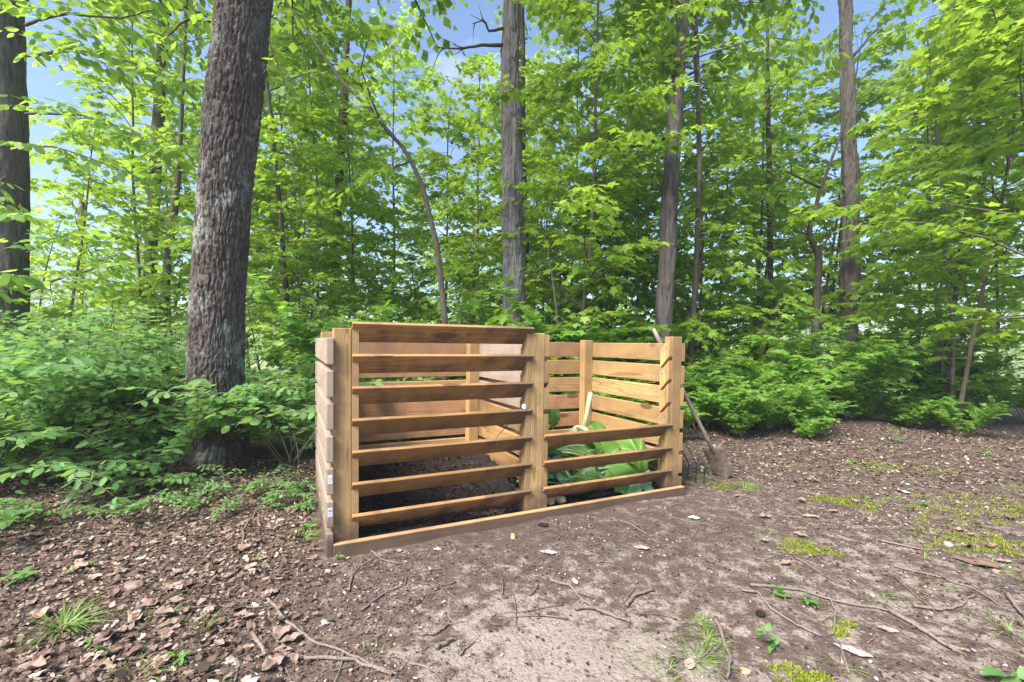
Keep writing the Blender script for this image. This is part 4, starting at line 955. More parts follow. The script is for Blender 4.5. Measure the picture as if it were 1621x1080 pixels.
for k in range(4):
    s = (k-1.5)*.062; endp = Vector((s*side.x, s*side.y, 0))+Vector((-.02, .02, .0)) + Vector((0, 0, .005)); sh = c0+side*s*1.0+Vector((0, 0, -.05))
    mid = sh.lerp(endp, .5)+Vector((.03, -.03, .01)); G = Geo(); G.tube([c0-ddh*.01, c0+side*s*.55+Vector((0, 0, -.012)), sh, mid, endp], [.0075, .0075, .007, .006, .003], 6)
    obj('tine', G.build('tine'), M['steel_dark'], t)

# ================================================================== THE FOREST FLOOR
def dens_litter(x, y):
    a = 1-sstep(-1.15, -.62, x + .12*(y-1.5))          # left bank
    b = sstep(3.9, 4.7, y+.10*x)                        # behind and beyond
    c = .75*sstep(1.4, 3.0, x)*sstep(2.0, 3.6, y) + .25*sstep(1.5, 2.5, x)
    return np.clip(np.maximum(np.maximum(a, b), c), 0, 1)
def inside_bin(x, y, mrg=.03):
    q = BIN.inverted() @ Vector((x, y, 0)); return -.05-mrg < q.x < W+.05+mrg and -.05-mrg < q.y < DP+.05+mrg
def sample(n, fx, fy, dens, seed):
    rs = np.random.RandomState(seed); out = []
    while len(out) < n:
        x = fx(rs, 4000); y = fy(rs, 4000); k = (rs.rand(4000) < dens(x, y)) & (np.abs(x) < y*1.25+.5)
        out += [(a, b) for a, b in zip(x[k], y[k]) if not inside_bin(a, b)]
    return out[:n]
def zarr(pts):
    A = np.array(pts); return ground_h(A[:, 0], A[:, 1])
# leaf litter: thousands of curled brown leaves
G = Geo(); r = random.Random(8)
P = sample(34000, lambda s, n: s.uniform(-6, 8, n), lambda s, n: 1.15+8.5*s.rand(n)**1.5, dens_litter, 21)
P += sample(30000, lambda s, n: s.uniform(-4, -.3, n), lambda s, n: s.uniform(1.2, 4.2, n), dens_litter, 22)
P += sample(9000, lambda s, n: s.uniform(.8, 6.5, n), lambda s, n: s.uniform(3.7, 6.6, n), dens_litter, 23)
NB = len(P)-9000
for i_, ((x, y), z) in enumerate(zip(P, zarr(P))):
    big = r.random(); sz = r.uniform(.009, .024) if big < .74 else (r.uniform(.024, .04) if big < .985 else r.uniform(.04, .055))
    sz = r.uniform(.018, .045) if i_ >= NB else sz
    G.leaf(r.choice(('litter', 'litter2', 'chip', 'chip', 'slim')), (x, y, z+.003+r.random()*.016), (r.uniform(-1, 1), r.uniform(-1, 1), r.uniform(-.25, .25)), (r.uniform(-.6, .6), r.uniform(-.6, .6), 1 if r.random() < .75 else -1), sz, min(1, max(0, r.gauss(.5, .27))))
me = G.build('leaf_litter'); me.materials.append(M['litter']); tag(obj('leaf_litter', me), 'brown dead leaves covering the forest floor left of and behind the bin', 'leaf litter', kind='stuff')
# mulch, bark chips, crumbs and pebbles on the bare soil
def dens_mulch(x, y):
    a = sstep(-1.6, -1.0, x)*(1-sstep(-.55, -.15, x+.1*vnoise(x*3, y*3, 0, 4)))*(1-sstep(2.2, 2.7, y))
    n_ = sstep(-.05, .45, fbm(x*2.2, y*2.2, 0, 2, 44))
    return np.clip(a + .38*n_ + .14 + .3*sstep(1.2, 2.2, x), 0, 1)
G = Geo()
P = sample(34000, lambda s, n: s.uniform(-2.2, 4.5, n), lambda s, n: 1.15+3.6*s.rand(n)**1.4, dens_mulch, 31)
for (x, y), z in zip(P, zarr(P)):
    q = r.random(); a = r.uniform(0, 6.28)
    if q < .62: G.leaf('chip' if q < .42 else 'litter', (x, y, z+.002+r.random()*.006), (cos(a), sin(a), r.uniform(-.2, .25)), (r.uniform(-.4, .4), r.uniform(-.4, .4), 1), r.uniform(.005, .021), min(1, max(0, r.gauss(.42, .25))))
    elif q < .97: chunk_geo(G, (x, y, z+.001), r.uniform(.0015, .005), r, 1)
    else: chunk_geo(G, (x, y, z+.002), r.uniform(.005, .011), r, 2)
for i in range(900):
    x, y = P[i*7]; z = gh(x, y)+.004; a = r.uniform(0, 6.28); G.tube(curve_path(r, Vector((x, y, z)), Vector((cos(a), sin(a), .02)), r.uniform(.03, .11), 4, 0, .18), r.uniform(.0008, .0022), 4, 3, False)
me = G.build('mulch'); [me.materials.append(M[k]) for k in ('litter', 'crumb', 'stone', 'twig')]
tag(obj('mulch', me), 'bark chips, soil crumbs, small pebbles and bits of twig strewn over the bare earth', 'mulch', kind='stuff')

# fallen sticks, traced where they lie
sticks = [
    ([(418, 945), (455, 985), (492, 1012), (540, 1030), (600, 1062), (628, 1075)], 4.5, 'long grey forked stick crossing the mulch near the bottom left'),
    ([(452, 1036), (500, 1038), (560, 1048), (620, 1076)], 5.5, 'long smooth stick at the bottom edge left of centre'),
    ([(255, 975), (330, 964), (430, 961)], 3, 'thin straight stick lying level across the brown leaves at bottom left'),
    ([(398, 1004), (420, 1035), (447, 1060)], 6.5, 'short thick brown stick at bottom left'),
    ([(364, 1036), (378, 1048), (372, 1078)], 4, 'forked grey twig at the bottom left edge'),
    ([(118, 858), (180, 848), (248, 846)], 4, 'pale curved stick on the leaf litter below the bushes'),
    ([(262, 838), (300, 812), (318, 800)], 4.5, 'tan stick rising out of the litter below the thick furrowed trunk'),
    ([(385, 872), (384, 845), (404, 812), (425, 796)], 5, 'bent grey stick between the thick trunk and the bin'),
    ([(428, 745), (444, 770), (452, 782)], 6, 'knobbly grey root end beside the foot of the thick trunk'),
    ([(170, 925), (250, 915), (300, 885), (345, 872)], 2.6, 'thin fine branch lying in the litter toward the bin'),
    ([(553, 940), (556, 915), (575, 895), (598, 882)], 3.2, 'short curved twig just in front of the sill at its left'),
    ([(572, 965), (605, 942), (640, 928), (644, 916)], 3.2, 'hooked twig at the edge of the bare soil'),
    ([(583, 870), (604, 886), (635, 893)], 3, 'brown twig lying along the left end of the sill'),
    ([(665, 1005), (690, 1003), (704, 994), (713, 985)], 4, 'curled dark twig alone on the bare soil'),
    ([(690, 1030), (703, 1022), (718, 1014)], 7, 'stubby piece of dark stick near the bottom centre'),
    ([(728, 1038), (738, 1026), (752, 1018)], 2.6, 'small thin twig right of the stubby stick'),
    ([(650, 1053), (675, 1060), (696, 1068)], 3.5, 'little grey twig near the bottom centre edge'),
    ([(838, 948), (850, 935), (853, 925)], 3, 'short upright-looking twig in the middle of the soil'),
    ([(870, 924), (900, 930), (920, 950), (938, 962)], 4.5, 'brown stick pointing to the sandy patch'),
    ([(910, 966), (940, 966), (970, 974), (998, 986)], 6, 'dark stick bordering the pale sandy patch'),
    ([(990, 958), (1005, 944), (1036, 937)], 6, 'short crooked stick with a broken pale end at the centre right'),
    ([(1134, 980), (1146, 1015), (1158, 1050), (1150, 1080)], 5.5, 'bent grey stick running out of the bottom edge right of centre'),
    ([(1175, 940), (1200, 945), (1220, 970), (1260, 992), (1300, 1008)], 4, 'long thin stick curving through the weeds at lower right'),
    ([(1188, 930), (1270, 936), (1340, 958), (1430, 975)], 4.5, 'long dark stick leading across the lower right'),
    ([(1400, 965), (1460, 1000), (1500, 1025), (1535, 1035)], 6, 'thick end of a long branch near the lower right corner'),
    ([(1446, 960), (1490, 965), (1520, 962), (1546, 948)], 5, 'curved brown stick like a bow at the lower right'),
    ([(1415, 900), (1480, 915), (1540, 938), (1580, 965)], 3, 'straight thin twig under the mossy patch'),
    ([(1392, 862), (1425, 870), (1465, 878)], 5, 'dark short stick near the grass blade at right'),
    ([(1592, 950), (1605, 965), (1625, 990)], 7, 'smooth grey stick at the right edge'),
    ([(1310, 940), (1322, 970), (1318, 1005)], 4, 'small pale bent twig between the weeds at lower right'),
    ([(1345, 1062), (1330, 1020), (1322, 1018)], 3, 'forked grey twig near the blade plant'),
    ([(1125, 712), (1160, 716), (1250, 722)], 4, 'grey stick lying on the litter beyond the shovel'),
    ([(1390, 705), (1420, 700), (1500, 712)], 4, 'brown stick on the litter in front of the slim twin sapling'),
    ([(1210, 690), (1300, 706), (1370, 702)], 5, 'long low stick in the litter below the bent dark stem'),
    ([(980, 828), (1000, 834), (1024, 848)], 3, 'dark sliver of wood in front of the right end of the sill'),
    ([(1105, 690), (1120, 700), (1125, 712)], 3, 'pale twig behind the shovel handle')]
for i, (pp, mm, lab) in enumerate(sticks):
    rr = random.Random(i+50); pts = []
    W3 = [gp(*p) for p in pp]
    for a, b in zip(W3[:-1], W3[1:]):
        for k in range(4): pts.append(a.lerp(b, k/4)+Vector((rr.uniform(-.004, .004), rr.uniform(-.006, .006), 0)))
    pts.append(W3[-1]); rad = mm/1000*1.35
    c = pts[0]; c = Vector((c.x, c.y, gh(c.x, c.y)))
    pts = [Vector((p.x, p.y, gh(p.x, p.y)+rad*1.1+.003))-c for p in pts]; n = len(pts)
    G = Geo(); G.tube(pts, [rad*(1.05-.5*j/n)*rr.uniform(.88, 1.12) for j in range(n)], 7)
    for q in range(rr.choice((0, 1, 1, 2))):
        p, d = along(pts, rr.uniform(.3, .85)); e = d+Vector((rr.uniform(-1, 1), rr.uniform(-1, 1), .1))*.9; G.tube(curve_path(rr, p, e, rr.uniform(.04, .12), 4, 0.05, .15), [rad*.5, rad*.42, rad*.35, rad*.28, rad*.15], 5)
    tag(obj('fallen_stick', G.build('fallen_stick'), M['twig'], None, c), lab, 'stick')
for i in range(300):
    x = rnd.uniform(-3, 4.5); y = rnd.uniform(1.4, 5.2)
    if inside_bin(x, y, .08) or abs(x) > y*1.2: continue
    a = rnd.uniform(0, 6.28); rad = rnd.uniform(.0012, .0035); L = rnd.uniform(.06, .32); G = Geo(); c = Vector((x, y, gh(x, y)))
    pa = curve_path(rnd, c+Vector((0, 0, .004)), Vector((cos(a), sin(a), 0)), L, 8, 0, .12); pa = [Vector((p.x, p.y, gh(p.x, p.y)+rad+.004))-c for p in pa]
    G.tube(pa, [rad*(1-.6*j/8) for j in range(9)], 5)
    p, d = along(pa, .5); G.tube(curve_path(rnd, p, d+jit(rnd, .8)*.9+Vector((0, 0, .1)), L*.3, 3, .05, .1), [rad*.6, rad*.5, rad*.4, rad*.2], 4)
    tag(obj('small_twig', G.build('small_twig'), M['twig'], None, c), 'small dry twig lying on the forest floor', 'twig', 'small dry twigs scattered on the ground')

# grass tufts
def grass_tuft(p, n, L, w, label, seed, spread=.6, name='grass_tuft', cat='grass tuft', rad=.03, tb=.5):
    rr = random.Random(seed); G = Geo()
    for i in range(n):
        a = rr.uniform(0, 6.28); q = rr.uniform(0, rad); b = Vector((cos(a)*q, sin(a)*q, -.004)); a += rr.uniform(-.6, .6); l = L*rr.uniform(.45, 1.1); out = spread*rr.uniform(.3, 1.2)
        d = Vector((cos(a)*out, sin(a)*out, 1)).normalized(); pts = [b]; m_ = 5
        for k in range(m_): d = (d+Vector((cos(a)*.25*spread, sin(a)*.25*spread, -.30*spread))).normalized(); pts.append(pts[-1]+d*l/m_)
        s = Vector((-sin(a), cos(a), 0)); vs = []
        for k, x in enumerate(pts):
            ww = w*(1-(k/m_)**1.6)*.5+.0002; vs += [x-s*ww, x+s*ww+Vector((0, 0, ww*.5))]
        G.add(vs, [[2*k, 2*k+1, 2*k+3, 2*k+2] for k in range(m_)])
    me = G.build(name); at_ = me.attributes['tint']; nv = len(me.vertices); at_.data.foreach_set('value', np.repeat(np.clip(np.random.RandomState(seed).normal(tb, .25, nv//12+1), 0, 1), 12)[:nv].astype(np.float32))
    p = Vector((p.x, p.y, gh(p.x, p.y))); o = obj(name, me, M['grass'], None, p); tag(o, label, cat, kind='stuff' if rad >= .03 and name == 'grass_tuft' and seed > 9 else None); return o
grass_tuft(gp(98, 1000), 75, .20, .0055, 'large arching tuft of green grass near the lower left corner', 1, .75)
for i, (px, py, n, L, sp, rad, lab) in enumerate([
    (322, 1000, 22, .10, .5, .03, 'small fresh green grass tuft at the lower left beside twigs'), (210, 1075, 34, .12, .9, .06, 'wispy pale grass at the bottom edge left'),
    (478, 852, 80, .12, .8, .05, 'wispy tuft with fine drooping blades beside the left side of the bin'), (1178, 775, 130, .14, .9, .10, 'dry fine grass tuft just below the shovel blade'),
    (1095, 1045, 130, .09, 1.0, .12, 'fine yellowish grass patch at the bottom right of centre'), (1118, 1015, 60, .08, .9, .06, 'short green tuft right of the sandy patch'),
    (1105, 985, 75, .06, .9, .07, 'sparse little tuft in the middle of the soil'), (1530, 690, 120, .13, .9, .16, 'blue-green grass clump in front of the meadow gap'), (1490, 745, 90, .10, .9, .14, 'low grass patch below the slim twin sapling'),
    (1240, 730, 50, .08, 1.0, .16, 'thin grass just past the shovel on the litter'), (1380, 830, 50, .06, 1.0, .16, 'short grass between the two moss strips'), (1480, 930, 40, .07, 1.0, .14, 'small grass below the moss carpet'), (1200, 850, 40, .05, 1.0, .14, 'faint grass on the dirt below the shovel'), (1585, 770, 90, .10, .9, .2, 'grass fringe above the moss carpet at the right edge'), (1010, 1010, 30, .05, 1.1, .1, 'faint grass on the sandy patch'), (250, 985, 26, .09, .7, .05, 'pale grass shoots between the brown leaves at lower left'),
    (1300, 765, 60, .07, 1.0, .14, 'scattered grass on the soil right of the shovel'), (1462, 888, 9, .10, .6, .01, 'single spray of narrow grass blades on the dirt'), (1398, 945, 45, .07, 1.0, .07, 'thin grass among sticks in the lower right'),
    (1570, 905, 90, .09, .9, .16, 'grass growing out of the moss at right'), (1330, 1050, 12, .2, 1.2, .01, 'long-bladed weed with four flat leaves at lower right'), (400, 895, 14, .07, .5, .02, 'tiny grass shoot under the thick furrowed trunk'),
    (1100, 760, 60, .10, .8, .07, 'straw-coloured grass at the tips of the fork'), (590, 1040, 30, .06, 1.0, .08, 'faint grass specks near the bottom left of centre'), (1245, 905, 40, .06, 1.0, .1, 'thin grass patch on the dirt right of centre'), (1600, 1000, 70, .09, .9, .12, 'grass bunch by the right edge near the smooth grey stick'),
    (1040, 1075, 80, .08, 1.1, .15, 'yellow-green grass at the bottom edge right of centre'), (1410, 790, 60, .07, .9, .14, 'small grass fringe on the mossy hump')]):
    grass_tuft(gp(px, py), n, L, .0028, lab, 10+i, sp, rad=rad, tb=.6 if i % 2 else .4)
grass_tuft(gp(395, 700), 90, .34, .011, 'long-bladed green plants between the thick trunk and the bin', 71, .45, 'grass_clump', 'plant', .28)
grass_tuft(gp(470, 720), 70, .38, .011, 'long-bladed green plants just left of the bin side', 72, .45, 'grass_clump', 'plant', .22)
# moss cushions
def moss(px, py, rx, ry, label, seed, n=2600):
    rx *= 1.2; ry *= 1.35; n = int(n*1.5)
    rr = random.Random(seed); c = gp(px, py); c.z = gh(c.x, c.y); G = Geo(); ph = rr.uniform(0, 6)
    for i in range(n):
        a = rr.uniform(0, 6.28); q = sqrt(rr.random()); e = 1+.3*sin(3*a+ph)+.2*sin(7*a+2*ph)
        x, y = cos(a)*q*rx*e, sin(a)*q*ry*e
        if float(vnoise(np.array([x*18]), np.array([y*18]), np.array([seed*1.7]), 3)[0]) < -.28: continue
        G.leaf('slim', (x, y, gh(c.x+x, c.y+y)-c.z+.001), jit(rr, .7)+Vector((0, 0, .7)), jit(rr, 1), rr.uniform(.006, .016), rr.random())
    me = G.build('moss_patch'); o = obj('moss_patch', me, M['moss'], None, c); tag(o, label, 'moss', kind='stuff')
for i, a in enumerate([(1400, 738, .28, .16, 'bright moss cushion on the low hump beyond the dirt'), (1345, 797, .20, .10, 'thin moss film in the middle right of the dirt'), (1142, 772, .09, .06, 'small moss cushion under the shovel tip'),
    (1590, 810, .55, .26, 'large yellow-green moss carpet along the right edge'), (1560, 862, .34, .14, 'mossy ground below the big carpet at right'), (1275, 870, .12, .07, 'tiny moss patch right of centre'), (1270, 1072, .09, .05, 'moss clump at the bottom edge right'), (1345, 1000, .05, .04, 'small moss spot beside the weeds')]):
    moss(*a, seed=30+i, n=5200 if i == 3 else (2600 if a[2] > .15 else 900))

# ------------------------------------------------------------------ small plants whose leaves can be picked out
def leaf_single(tpl, m, seed):
    G = Geo(); G.leaf(tpl, (0, 0, 0), (0, 1, 0), (0, 0, 1), 1.0, .55 + .3*(seed % 3-1)); me = G.build('leaf'); me.materials.append(m); return me
def smooth_leaf(m, wd=.30, seed=1, fold=.22, droop=.25):
    """ovate leaf with a midrib and curved blade"""
    G = Geo(); vs = []; n = 8
    for i in range(n+1):
        t = i/n; w = wd*sin(pi*min(1, t**.8))*(1-.25*t)+.002; z = -droop*t*t
        for s in (-1, -.5, 0, .5, 1): vs.append((w*s, t, z + abs(s)*w*fold*(1.2 if abs(s) > .6 else 1)))
    G.add(vs, [[i*5+j, i*5+j+1, (i+1)*5+j+1, (i+1)*5+j] for i in range(n) for j in range(4)])
    me = G.build('leaf'); me.materials.append(m); at_ = me.attributes['tint']; at_.data.foreach_set('value', np.full(len(vs), .35+.15*(seed % 4), np.float32)); return me
SL = [smooth_leaf(M['shrub'], .28, 0), smooth_leaf(M['shrub'], .32, 2), smooth_leaf(M['under'], .26, 1), smooth_leaf(M['under'], .24, 3)]
def put_leaf(me, parent, p, fwd, up, size):
    f = fwd.normalized(); r_ = f.cross(up).normalized(); u = r_.cross(f)
    o = bpy.data.objects.new('leaf', me); COL.objects.link(o); o.parent = parent
    o.matrix_local = Matrix.Translation(p) @ Matrix((r_, f, u)).transposed().to_4x4() @ Matrix.Scale(size, 4)
def seedling(p, stems, L, nl, size, label, seed, cat='seedling', name='seedling', ms=(0, 1), tilt=.5, opp=True):
    rr = random.Random(seed); p = Vector((p.x, p.y, gh(p.x, p.y)-.005)); t = thing(name, label, cat, p); G = Geo(); todo = []
    for s in range(stems):
        a = rr.uniform(0, 6.28) if stems > 1 else rr.uniform(-2.4, -.8); d = Vector((cos(a)*tilt, sin(a)*tilt, 1)); l = L*rr.uniform(.6, 1.1)
        pa = curve_path(rr, Vector((0, 0, 0)), d, l, 6, .22*tilt, .08); G.tube(pa, [.0028*(1-.6*i/6) for i in range(7)], 5)
        for k in range(nl):
            tt = .25+.75*(k+.5)/nl if k < nl-1 else 1; q, dd = along(pa, tt); az = rr.uniform(-.3, .3) + (k % 2)*.6
            sd = dd.cross(UP); sd = sd.normalized() if sd.length > .05 else Vector((1, 0, 0)); sd = Matrix.Rotation(az, 3, dd) @ sd
            for sg in ((1, -1) if opp else (1 if k % 2 else -1,)): todo.append((q, sd*sg+dd*.35+jit(rr, .2)+Vector((0, 0, .12)), size*rr.uniform(.7, 1.1)*(.75 if tt > .95 else 1)))
    st = G.build('stem'); st.materials.append(M['bark_young']); obj('stem', st, None, t)
    for q, f, s in todo: put_leaf(SL[rr.choice(ms)], t, q, f, UP+jit(rr, .35), s)
    return t
for i, a in enumerate([
    ((22, 925), 2, .10, 2, .075, 'three big-leaved seedling at the left edge in the litter'), ((50, 915), 1, .07, 2, .07, 'low seedling with wide leaves next to the left edge'),
    ((535, 884), 1, .07, 2, .032, 'little bright seedling at the left end of the sill'), ((182, 1040), 1, .10, 3, .055, 'narrow-leaved seedling right of the large grass tuft'),
    ((278, 1050), 2, .06, 3, .035, 'grey-green fuzzy seedling near the bottom left'), ((366, 1070), 1, .03, 2, .02, 'tiny round-leaved seedling near the bottom left edge'),
    ((814, 866), 1, .03, 1, .03, 'tiny green leaf pair below the curled brown bit'), ((976, 874), 1, .02, 2, .022, 'tiny green sprout alone on the soil in front of the right bay'),
    ((1245, 955), 2, .07, 3, .045, 'weed with pale green leaves right of centre'), ((1290, 960), 3, .08, 3, .045, 'bushy weed between two sticks at lower right'),
    ((1235, 1030), 2, .09, 3, .05, 'dark leaved weed leaning left at lower right'), ((1415, 862), 1, .03, 1, .04, 'one green leaf standing on the dirt at right'),
    ((1590, 1072), 1, .06, 2, .13, 'broad blue-green leaves at the lower right corner'), ((1370, 792), 2, .05, 2, .04, 'pale small-leaved weed by the mossy hump'), ((1470, 800), 3, .06, 3, .04, 'low weed cluster below the grass patch'),
    ((1185, 640), 3, .35, 7, .05, 'leafy weed standing just beyond the shovel handle'), ((1275, 690), 4, .42, 8, .05, 'leafy plant on the edge of the litter left of the bent dark stem'), ((1340, 735), 2, .09, 3, .04, 'small green weed on the dark litter'),
    ((1560, 720), 3, .12, 4, .045, 'weed with upright leaves at the right near the meadow gap'), ((1110, 645), 4, .35, 7, .05, 'leafy weed between the bin and the shovel handle'), ((1420, 700), 3, .25, 6, .045, 'leafy plant beneath the shaggy trunk on the right'),
    ((488, 840), 2, .12, 3, .05, 'small seedling leaning on the left side boards'), ((150, 890), 1, .06, 2, .04, 'seedling of two leaves in the litter at left'), ((120, 905), 1, .05, 2, .035, 'small paired-leaf seedling further down the litter')]):
    seedling(gp(*a[0]), *a[1:6], 200+i, tilt=.7)

# the arching honeysuckle bushes on the left: near stems carry separate leaves
def shrub_parts(seed, stems, L, size, spread, mset, sep=0, tpl='oval', drp=.26):
    """returns (stem mesh, foliage mesh, list of single leaves)"""
    rr = random.Random(seed); G = Geo(); GL = Geo(); single = []
    for s in range(stems):
        a = rr.uniform(0, 6.28); l = L*rr.uniform(.55, 1.1); d = Vector((cos(a)*spread, sin(a)*spread, 1.15))
        pa = curve_path(rr, Vector((rr.uniform(-.05, .05), rr.uniform(-.05, .05), -.02)), d, l, 9, drp, .10); G.tube(pa, [.006*(1-.75*i/9) for i in range(10)], 5)
        paths = [(pa, .35)]
        for k in range(int(5+l*6)):
            q, dd = along(pa, rr.uniform(.25, 1)); sd = dd.cross(UP); sd = sd.normalized() if sd.length > .05 else Vector((1, 0, 0))
            tp = curve_path(rr, q, dd*.6+sd*rr.choice((-1, 1))*rr.uniform(.6, 1.1)+Vector((0, 0, rr.uniform(0, .4))), l*rr.uniform(.25, .5), 5, .16, .1)
            G.tube(tp, [.0022*(1-.6*i/5) for i in range(6)], 4); paths.append((tp, .1))
        for tp, t0 in paths:
            LL = sum((tp[i+1]-tp[i]).length for i in range(len(tp)-1)); n = max(2, int(LL*(1-t0)/.052))
            for k in range(n+1):
                q, dd = along(tp, t0+(1-t0)*k/n); sd = dd.cross(UP); sd = sd.normalized() if sd.length > .05 else Vector((1, 0, 0))
                for sg in (1, -1):
                    f = sd*sg+dd*.55+jit(rr, .4)+Vector((0, 0, rr.uniform(-.4, .25))); u = UP+jit(rr, .6); sz = size*rr.uniform(.6, 1.3)*(1-.2*k/n)
                    if sep and len(single) < sep and rr.random() < .35: single.append((q, f, u, sz, rr.choice(mset)))
                    else: GL.leaf(tpl, q, f, u, sz, min(1, max(0, rr.gauss(.5, .25))))
    return G.build('stem'), GL.build('foliage'), single
def shrub(proto, x, y, rz, sc, label, group=None, mats=('twig', 'shrub'), name='honeysuckle_bush', cat='bush'):
    t = thing(name, label, cat, (x, y, gh(x, y)-.01), rz, group); t.scale = (sc,)*3
    if not len(proto[0].materials): proto[0].materials.append(M[mats[0]]); proto[1].materials.append(M[mats[1]])
    obj('stem', proto[0], None, t); f = obj('foliage', proto[1], None, t); f['kind'] = 'stuff'
    for q, fw_, u, s, k in proto[2]: put_leaf(SL[k], t, q, fw_, u, s)
HS = [shrub_parts(301+i, 8, (.9, 1.1, .8, 1.25)[i], .062, .6, (0, 1), 0) for i in range(4)]
HN = [shrub_parts(311+i, 4, (.6, .7, .8)[i], .062, 1.0, (0, 1), 110) for i in range(3)]
near = [(-2.15, 3.05, .5, 'arching bush whose leaves hang in front of the foot of the thick trunk'), (-2.75, 2.75, 1.0, 'leafy bush at the left, lowest over the leaf litter'), (-1.70, 2.92, .48, 'bush with layered leaves just right of the trunk foot'),
        (-3.25, 2.6, 1.05, 'pale leaved bush at the left edge of the photo'), (-2.6, 3.35, .85, 'taller arching bush with sprays at the left of the thick trunk'), (-1.66, 3.35, .42, 'small bush right behind the bottom of the thick trunk'), (-2.95, 3.2, 1.25, 'bush filling the space between the two thick trunks'),
    (-3.75, 3.1, 1.35, 'tall bush at the left edge below the pale trunk'), (-1.95, 3.15, .55, 'bush whose fine sprays reach over the lowest part of the thick trunk'), (-1.45, 3.0, .4, 'little bush between the thick trunk and the side of the bin'), (-2.40, 2.72, .6, 'low bush spreading its sprays over the litter left of the trunk foot'), (-3.35, 3.7, 1.5, 'tallest pale bush behind the front row at left')]
for i, (x, y, s, lab) in enumerate(near): shrub(HN[i % 3], x, y, rnd.uniform(0, 6.28), s, lab)
for i in range(75):
    x = rnd.uniform(-7.5, -1.5); y = rnd.uniform(3.3, 7.5)
    if x > -1.25-.3*y+.9 and y < 4.0: x -= 1
    if x > -1.9 and y < 5.2: y += 1.2
    if abs(x+2.6) < .45 and abs(y-4.15) < .45: y += .8
    if y < 4.3 and abs(x/y+.63) < .13: continue
    shrub(HS[i % 4], x, y, rnd.uniform(0, 6.28), rnd.uniform(.9, 1.4), 'pale green arching bush in the thicket left of and behind the thick trunk', 'bushes of the thicket on the left')
HU = [shrub_parts(331+i, 8, (.9, 1.1, .75)[i], .085, .6, (2, 3), 0, 'maple' if i else 'oval', .12) for i in range(3)]
for i in range(150):
    y = rnd.uniform(4.9, 12.0); x = rnd.uniform(-.4, 1.0)*(y*1.2)
    if x > 1.7 and y < 6.0+.12*x: y += 1.2+.15*x
    if x/y > .3 and i % 5 in (0, 2): continue
    if x/y > .78 and i % 5 != 1: continue
    shrub(HU[i % 3], x, y, rnd.uniform(0, 6.28), rnd.uniform(.7, 1.4)*(.8 if y < 6.2 else 1.25), 'green leafy undergrowth plant behind the bin and the litter', 'undergrowth plants behind the bin', ('twig', 'under'), 'undergrowth_plant', 'plant')

for i in range(30):
    x = rnd.uniform(1.9, 7.2); y = 5.2+.14*x+rnd.uniform(-.25, 1.5)
    shrub(HU[i % 3], x, y, rnd.uniform(0, 6.28), rnd.uniform(.3, .95), 'x', 'low leafy plants along the edge of the litter', ('twig', 'under'), 'edge_plant', 'plant')
# ------------------------------------------------------------------ single small things on the ground
def curled_leaf(px, py, L, wd, m, label, seed, rz, name='fallen_leaf', cat='leaf', lift=.006, curl=.35):
    rr = random.Random(seed); G = Geo(); vs = []; n = 12; c = gp(px, py)
    for i in range(n+1):
        t = i/n; w = wd*L*sin(pi*min(.985, t**.85))*(1+.12*sin(i*2.1+seed))+.001
        for s in (-1, -.6, -.2, .2, .6, 1): vs.append((w*s, (t-.5)*L, curl*L*(.25*(t-.5)**2*2+.35*abs(s)**1.6*w/L*2*(1+.4*sin(i+seed))) + lift))
    G.add(vs, [[i*6+j, i*6+j+1, (i+1)*6+j+1, (i+1)*6+j] for i in range(n) for j in range(5)]); me = G.build(name)
    c.z = gh(c.x, c.y); o = obj(name, me, m, None, c, (0, 0, rz)); mod = o.modifiers.new('thickness', 'SOLIDIFY'); mod.thickness = .0008; tag(o, label, cat)
    if name == 'dead_leaf': o['group'] = 'curled dead leaves on the litter'; o['label'] = '%s|%g' % (m.name.split('_')[0], px)
M['leaf_tan'] = simple('tan_leaf', (.30, .19, .14), (.46, .32, .26), 25, .7); M['leaf_brown'] = simple('brown_leaf', (.13, .07, .06), (.24, .14, .12), 20, .55, .002, .4)
M['leaf_dull'] = simple('dull_leaf', (.20, .13, .10), (.33, .23, .19), 25, .75)
M['leaf_pale'] = simple('pale_green_leaf', (.36, .48, .30), (.5, .6, .42), 25, .7)
for a in [(1098, 824, .075, .38, 'leaf_pale', 'pale silvery-green fallen leaf on the dirt in front of the right bay', 1, 1.2), (1015, 873, .09, .25, 'leaf_tan', 'tan torn oak leaf on the soil', 2, 1.4),
    (1548, 898, .20, .22, 'leaf_brown', 'large curled dark brown leaf at the right', 3, 1.0), (1060, 953, .04, .3, 'leaf_brown', 'small reddish leaf alone on the dirt', 4, .3), (1092, 1056, .065, .28, 'leaf_tan', 'brown oval leaf in the fine grass at the bottom', 5, -.5),
    (1405, 1000, .07, .25, 'leaf_tan', 'pinkish leaf beside the long dark stick', 6, 1.0), (1350, 1030, .12, .18, 'bark_flake', 'grey flat bark piece by the blade plant', 7, .9), (1430, 778, .09, .3, 'leaf_pale', 'whitish leaf by the mossy hump', 8, .5),
    (45, 1045, .10, .25, 'leaf_tan', 'tan folded leaf near the bottom left corner', 9, .4), (110, 905, .09, .3, 'leaf_tan', 'pinkish dead leaf in the litter at left', 10, 2.0), (360, 848, .10, .28, 'leaf_tan', 'light brown curled leaf under the trunk bushes', 11, 1.2),
    (330, 915, .07, .3, 'leaf_tan', 'upturned tan leaf in the litter', 12, 2.2), (632, 872, .04, .35, 'leaf_tan', 'brown leaf by the sill at left', 13, .4), (692, 874, .045, .35, 'bark_flake', 'grey leaf by the sill', 14, 1.4), (1280, 820, .08, .3, 'leaf_tan', 'dull leaf on the dirt right of the shovel', 15, 1.5), (1345, 735, .06, .35, 'leaf_tan', 'light leaf below the mossy hump', 16, .5)]:
    curled_leaf(*a[:4], M[a[4]], *a[5:])
